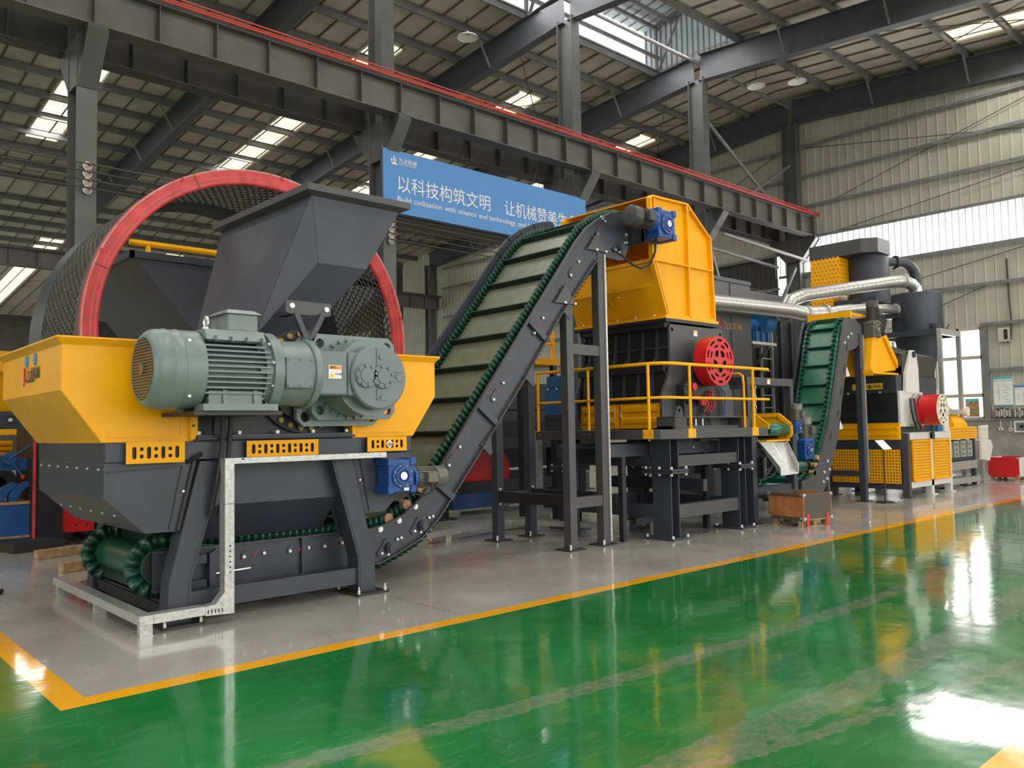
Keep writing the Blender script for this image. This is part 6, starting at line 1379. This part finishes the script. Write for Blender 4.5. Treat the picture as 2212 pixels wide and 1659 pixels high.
eb = thing('fuse_box', 'beige fuse box with a dark breaker window high on the gable wall', 'fuse box', (WX, 8.27, 4.0)); build(B().box(WX-.12, WX, 8.10, 8.43, 3.97, 4.40), 'case', 'window_frame', eb, bevel=.01); build(B().box(WX-.125, WX-.12, 8.16, 8.26, 4.04, 4.34), 'breaker_strip', 'sensor_black', eb)
tag(build(B().tube([(WX-.06, 8.10, 6.5), (WX-.06, 8.08, 5.2), (WX-.06, 8.06, 4.5), (WX-.06, 8.10, 4.02), (WX-.06, 8.2, 3.95)], .025, 8), 'power_cable', 'wire'), 'dark power cable hanging down the gable wall to the fuse box', 'cable')
cp2 = thing('wall_control_box', 'white control panel with small green display on the plinth wall', 'control panel', (XW-.2, 7.8, 1.2)); build(B().box(XW-.22, XW-.12, 7.35, 8.10, 1.22, 1.57), 'case', 'white_paint', cp2, bevel=.01); build(B().box(XW-.225, XW-.22, 7.42, 8.04, 1.27, 1.52), 'front_recess', 'grey_blue', cp2)
for k, mt in enumerate(('sensor_black', 'green_led', 'sensor_black')): build(B().box(XW-.24, XW-.225, 7.84-.12*k, 7.93-.12*k, 1.36, 1.45), 'display', mt, cp2)
for y, z, lb_ in ((8.47, 1.34, 'white wall socket with a conduit under the shelf'), (8.2, 1.31, 'small white switch box left of the control panel')):
    t = thing('wall_socket', lb_, 'socket', (XW-.13, y, z)); build(B().box(XW-.16, XW-.12, y-.06, y+.06, z-.05, z+.05), 'socket_body', 'white_paint', t); build(B().box(XW-.135, XW-.12, y-.012, y+.012, z+.05, 1.60), 'conduit', 'white_paint', t); build(B().box(XW-.165, XW-.16, y-.02, y+.02, z-.015, z+.015), 'socket_face', 'sensor_black', t)
# ============================================================ BLUE SLOGAN SIGN ON THE MIDDLE COLUMNS
sgn = thing('hanging_sign', 'long blue slogan sign with white lettering hung below the crane girder', 'sign', (12.8, 14.52, 6.3))
build(B().box(9.62, 15.95, 14.46, 14.50, 6.27, 7.63), 'sign_face', 'sign_blue', sgn)
build(B().box(9.62, 15.95, 14.50, 14.58, 6.24, 7.62).box(9.62, 15.95, 14.58, 15.20, 6.20, 6.27), 'sign_frame', 'sensor_black', sgn)
X0, X1 = 9.62, 15.95
def stxt(tx, x, z, size, wpt, name='lettering_text', bold=.0):
    b = solid_text(tx, size, .012); w_ = max(p.x for p in b.v)-min(p.x for p in b.v); x_ = min(p.x for p in b.v)
    k = wpt/w_; b.v = [Vector(((p.x-x_)*k, p.y, p.z)) for p in b.v]
    return build(at(xz(b, 14.455), x, 0, z), name, 'white', sgn)
stxt('以科技构筑文明', 9.98, 6.77, .40, 2.62, bold=.006); stxt('让机械赞美生命', 13.06, 6.77, .40, 2.52, bold=.006)
stxt('Build civilization with science and technology, and let machinery praise life', 9.97, 6.53, .17, 5.66, bold=.002)
stxt('九龙机械', 10.01, 7.38, .13, .48, 'logo_text'); stxt('JIULONGMACHINERY', 10.01, 7.325, .045, .46, 'logo_text')
lgm = B().prism([(9.80, 7.34), (9.84, 7.31), (9.95, 7.31), (9.99, 7.35), (9.95, 7.34), (9.90, 7.38), (9.84, 7.34)], 'y', 14.448, 14.46).prism([(9.86, 7.40), (9.885, 7.39), (9.90, 7.50), (9.88, 7.51)], 'y', 14.448, 14.46).prism([(9.90, 7.38), (9.93, 7.37), (9.94, 7.45), (9.92, 7.46)], 'y', 14.448, 14.46).prism([(9.81, 7.36), (9.85, 7.38), (9.83, 7.44), (9.80, 7.42)], 'y', 14.448, 14.46)
build(lgm, 'logo_mark', 'white', sgn)
for x in (11.9, 14.2, 15.4):
    for d in (-.12, .12): build(B().tube([(x+d, 14.53, 7.62), (x, 14.45, 8.2)], .006, 5), 'hanging_wire', 'wire', sgn)
tag(build(B().box(9.84, 15.6, 15.22, 15.28, 6.45, 7.62), 'sign_board', 'sign_blue_deep'), 'plain blue board hung on the far side of the same columns, showing as a strip', 'sign')
# ============================================================ MACHINES IN THE FAR BAY ON THE LEFT
yb = thing('yellow_hopper_machine', 'yellow machine with ribbed body and upper hopper behind the blue machine tool', 'machine', (2.3, 17.0, 0))
build(B().box(-.5, 3.55, 16.5, 18.5, 2.75, 3.12), 'hopper_rim', 'yellow_matt', yb); build(B().prism([(16.6, 2.75), (18.4, 2.75), (18.2, 2.05), (16.8, 2.05)], 'x', -.4, 3.4), 'hopper_side', 'yellow_matt', yb)
build(B().box(-.5, 3.5, 16.5, 16.6, 2.02, 2.07).box(-.5, 3.4, 16.6, 18.2, 1.78, 2.0), 'girder', 'charcoal', yb)
for k in range(5): build(B().bolts([(2.2+.25*k, 16.5, 1.92)], (0, -1, 0), .035, .03), 'bolt', 'white_bolt', yb)
build(B().box(-.5, 3.4, 16.45, 18, 1.66, 1.76), 'rail', 'yellow_matt', yb)
for k in range(5):
    z = 1.52-.095*k; y = 16.5+.05*k; build(B().prism([(y, z), (y+.10, z+.05), (y+.5, z+.05), (y+.5, z-.03), (y+.04, z-.04)], 'x', -.5, 3.25), 'curved_panel', 'yellow_matt', yb)
for x in (.3, 1.2, 2.3, 2.95): build(B().tube([(x, 16.42, 1.6), (x-.04, 16.46, 1.4), (x-.12, 16.62, 1.1)], .02, 6), 'tie_band', 'orange_label', yb)
build(B().box(-.4, 3.3, 16.9, 18, .35, 1.12), 'chassis', 'charcoal_dark', yb)
for x in (.4, 3.05):
    build(B().lathe([(0, .12), (0, .26), (.05, .30), (.2, .30), (.25, .26), (.25, .12)], (x, 16.6, .82 if x > 1 else .82), (0, 1, 0), 28), 'wheel', 'black_rubber', yb, smooth=True)
for x in (.0, 2.6): build(B().box(x, x+.14, 16.7, 16.84, 0, 1.7), 'leg', 'charcoal_dark', yb)
bp_ = thing('blue_press', 'blue machine tool with red ball levers on a low table, at the left edge', 'machine tool', (2.2, 14.4, 0))
build(B().box(1.2, 3.05, 14.0, 14.9, .16, .62), 'cabinet', 'blue_press', bp_); build(B().box(1.1, 3.1, 13.95, 14.95, .0, .16), 'plinth', 'wood', bp_)
build(B().box(1.2, 3.08, 13.98, 14.92, .62, .66), 'table_top', 'wood', bp_)
build(B().box(1.3, 3.1, 14.2, 14.45, 1.12, 1.30), 'cross_beam', 'blue_press', bp_); build(B().box(1.7, 2.45, 14.05, 14.6, .66, 1.5), 'column_head', 'blue_press', bp_)
hub = (2.72, 14.0, 1.30); build(B().cyl(hub, (2.72, 14.22, 1.30), .09, 16), 'lever_hub', 'blue_press', bp_)
for dx, dz in ((.30, .22), (.17, -.28), (-.3, .1)):
    e_ = (hub[0]+dx, hub[1]-.03, hub[2]+dz); l = build(B().tube([hub, e_], .014, 8), 'lever', 'blue_press', bp_); build(B().lathe([(-.035, .001), (-.025, .025), (0, .036), (.025, .025), (.035, .001)], e_, (0, 0, 1), 14), 'ball_knob', 'hose_red', l, smooth=True)
for k in range(2): build(B().prism([(2.55+.17*k, .66), (2.65+.17*k, .66), (2.72+.17*k, .80), (2.84+.17*k, .92), (2.78+.17*k, .95), (2.62+.17*k, .86), (2.56+.17*k, .78)], 'y', 14.05, 14.2), 'clamp', 'blue_press', bp_)
cb = thing('control_cabinet', 'dark blue-black cabinet with a red end panel behind the left end of the shredder', 'cabinet', (3.3, 14.0, 0))
build(B().box(2.98, 3.50, 13.7, 14.9, .08, 1.75), 'cabinet_body', 'charcoal_dark', cb); build(B().box(2.955, 2.99, 13.67, 13.70, .10, 1.75), 'edge_strip', 'drum_red', cb)
r = build(B().box(3.36, 3.72, 13.42, 13.70, .20, 1.70), 'end_panel', 'red', cb)
for x, z in ((3.47, .30), (3.62, .30), (3.47, .66)): build(B().cyl((x, 13.42, z), (x, 13.41, z), .014, 8), 'panel_hole', 'sensor_black', r)
wc = thing('white_cabinet', 'white cabinet beside the red panel behind the shredder foot', 'cabinet', (4.3, 14.2, 0)); build(B().box(3.78, 4.9, 13.9, 14.9, .28, 1.3), 'cabinet_body', 'white_paint', wc); build(B().box(3.8, 4.9, 13.95, 14.85, .0, .26), 'base_frame', 'charcoal_dark', wc)
build(B().box(3.9, 4.0, 13.8, 13.85, .02, .3).box(4.2, 4.3, 13.8, 13.85, .02, .3).box(3.9, 4.3, 13.8, 13.85, .26, .3), 'tube_foot', 'bright_steel', wc)
mt_ = thing('tread_platform', 'low dark ribbed tread platform on the floor by the blue machine', 'step platform', (2.9, 13.7, 0))
build(B().add([(2.62, 13.12, 0), (3.28, 13.28, 0), (2.95, 14.6, 0), (2.29, 14.5, 0), (2.62, 13.12, .13), (3.28, 13.28, .11), (2.95, 14.6, .13), (2.29, 14.5, .13)], [(3, 2, 1, 0), (4, 5, 6, 7), (0, 1, 5, 4), (1, 2, 6, 5), (2, 3, 7, 6), (3, 0, 4, 7)]), 'platform_body', 'charcoal_dusty', mt_)
for k in range(16): a = k/16; build(B().beam((2.62-.33*a+.05, 13.16+1.36*a, .137), (3.28-.33*a-.05, 13.30+1.3*a, .125), .035, .012), 'tread_bar', 'charcoal', mt_)
# ---- timbers, bag, coil
for loc, ln, rz, lb in (((2.72, 12.24, 0), 1.6, .25, 'rough weathered timber beam lying behind the shredder, the farther one'), ((2.66, 10.80, 0), 1.3, .75*.3, 'short rough timber beam on the floor just behind the shredder foot'), ((2.52, 9.72, 0), .5, .2, 'small flat board under the back end of the cable trunking')):
    t = thing('timber_baulk', lb, 'timber', loc, rz, 'loose timbers'); h = .12 if ln > .6 else .06
    build(B().box(0, ln, 0, .12, 0, h), 'beam_body', 'wood', t, local=True, bevel=.006)
    build(B().box(-.001, .004, .005, .115, .005, h-.005), 'sawn_end', 'wood', t, local=True)
bg_ = thing('rubber_scrap', 'small dark rubber scrap on the grey floor at the left edge', 'scrap', (1.72, 9.9, 0)); build(B().prism([(1.55, 9.82), (1.86, 9.86), (1.90, 9.95), (1.6, 9.98)], 'z', .0, .05), 'scrap_body', 'black_rubber', bg_, bevel=.02)
# ---- red guarded machine and frame behind the conveyor legs
bk = thing('rear_sorting_frame', 'dark steel sorting frame standing behind the conveyor trestle with a red guard inside', 'frame', (10, 11.9, 0))
for x in (8.98, 11.9):
    for y in (11.75, 13.4): l = build(B().box(x, x+.16, y, y+.28, .03, 1.9), 'leg', 'charcoal_dark', bk); build(B().box(x-.1, x+.26, y-.1, y+.38, 0, .03), 'foot_plate', 'charcoal_dusty', l)
build(B().box(9.1, 11.9, 11.8, 11.95, .42, .64).box(9.1, 13.5, 11.8, 11.95, 1.22, 1.44).box(8.5, 11.9, 11.8, 11.95, 1.75, 1.95), 'frame_beam', 'charcoal_dark', bk)
build(B().prism([(9.5, .62), (10.9, .62), (10.95, .9), (10.75, 1.22), (9.5, 1.22)], 'y', 12.1, 12.9), 'red_guard', 'red', bk)
build(B().box(9.6, 10.6, 12.2, 12.9, .1, .45), 'drive_box', 'blue_press', bk)
build(B().box(8.9, 12.5, 11.9, 13.2, 1.98, 2.5).box(9.4, 10.3, 11.82, 11.9, 2.0, 2.3), 'sorting_bin', 'charcoal_dark', bk)
build(B().box(9.0, 14.6, 13.5, 13.56, .75, 1.95).box(10.8, 14.6, 13.44, 13.5, .1, .7), 'rear_panel', 'charcoal_dark', bk)
build(B().box(8.2, 9.3, 11.75, 11.85, 2.05, 2.10), 'walkway_edge', 'cream', bk)
yr = thing('yellow_stair', 'yellow stair platform with railing glimpsed under the long conveyor', 'stair', (10.2, 10.6, 2.5))
for x in (9.6, 10.4): build(B().box(x, x+.05, 10.3, 10.35, 2.7, 3.5), 'stair_post', 'yellow_matt', yr); build(B().box(x-.02, x+.07, 10.28, 10.37, .0, 2.72), 'stair_leg', 'charcoal_dark', yr)
build(B().box(9.5, 10.6, 10.28, 10.8, 2.72, 2.84).tube([(9.5, 10.33, 3.1), (10.5, 10.33, 3.1)], .02, 6).tube([(9.5, 10.33, 3.48), (10.5, 10.33, 3.48)], .02, 6), 'stair_landing', 'yellow_matt', yr)
# railing of a machine seen through the drum
y2 = thing('yellow_railing', 'yellow tube railing of a machine seen through the drum above the hopper wing', 'railing', (8, 19.2, 0))
build(B().tube([(6.0, 19.2, 5.95), (9.7, 19.2, 5.95)], .07, 10), 'top_rail', 'yellow_matt', y2)
for x in (6.4, 9.0): build(B().tube([(x, 19.2, .02), (x, 19.2, 5.95)], .06, 10), 'rail_post', 'yellow_matt', y2)
y3 = thing('low_yellow_railing', 'low yellow tube railing behind the right bin of the shredder', 'railing', (7.2, 10.3, 0))
build(B().tube([(7.12, 9.6, 2.62), (7.10, 9.7, 2.66), (7.55, 10.0, 2.66)], .022, 8), 'top_rail', 'yellow_matt', y3); build(B().tube([(7.12, 9.6, .02), (7.12, 9.6, 2.62)], .022, 8), 'rail_post', 'yellow_matt', y3)
# second galvanised trunking on the floor behind the conveyor
t2 = thing('floor_trunking', 'galvanised cable trunking on feet running behind the conveyor trestle', 'cable tray', (8.4, 9.8, 0))
build(B().beam((6.94, 9.50, .12), (9.9, 10.02, .12), .10, .08), 'trunking_run', 'galv', t2); build(B().beam((8.9, 9.86, .12), (9.45, 8.25, .12), .10, .08), 'trunking_run', 'galv', t2)
build(B().box(9.75, 9.85, 10.05, 10.12, .1, 1.5), 'trunking_post', 'galv', t2)
for a in (.16, .55, .9): x, y = 6.94+2.96*a, 9.50+.52*a; build(B().box(x-.05, x+.05, y-.04, y+.04, 0, .08), 'trunking_foot', 'galv', t2)
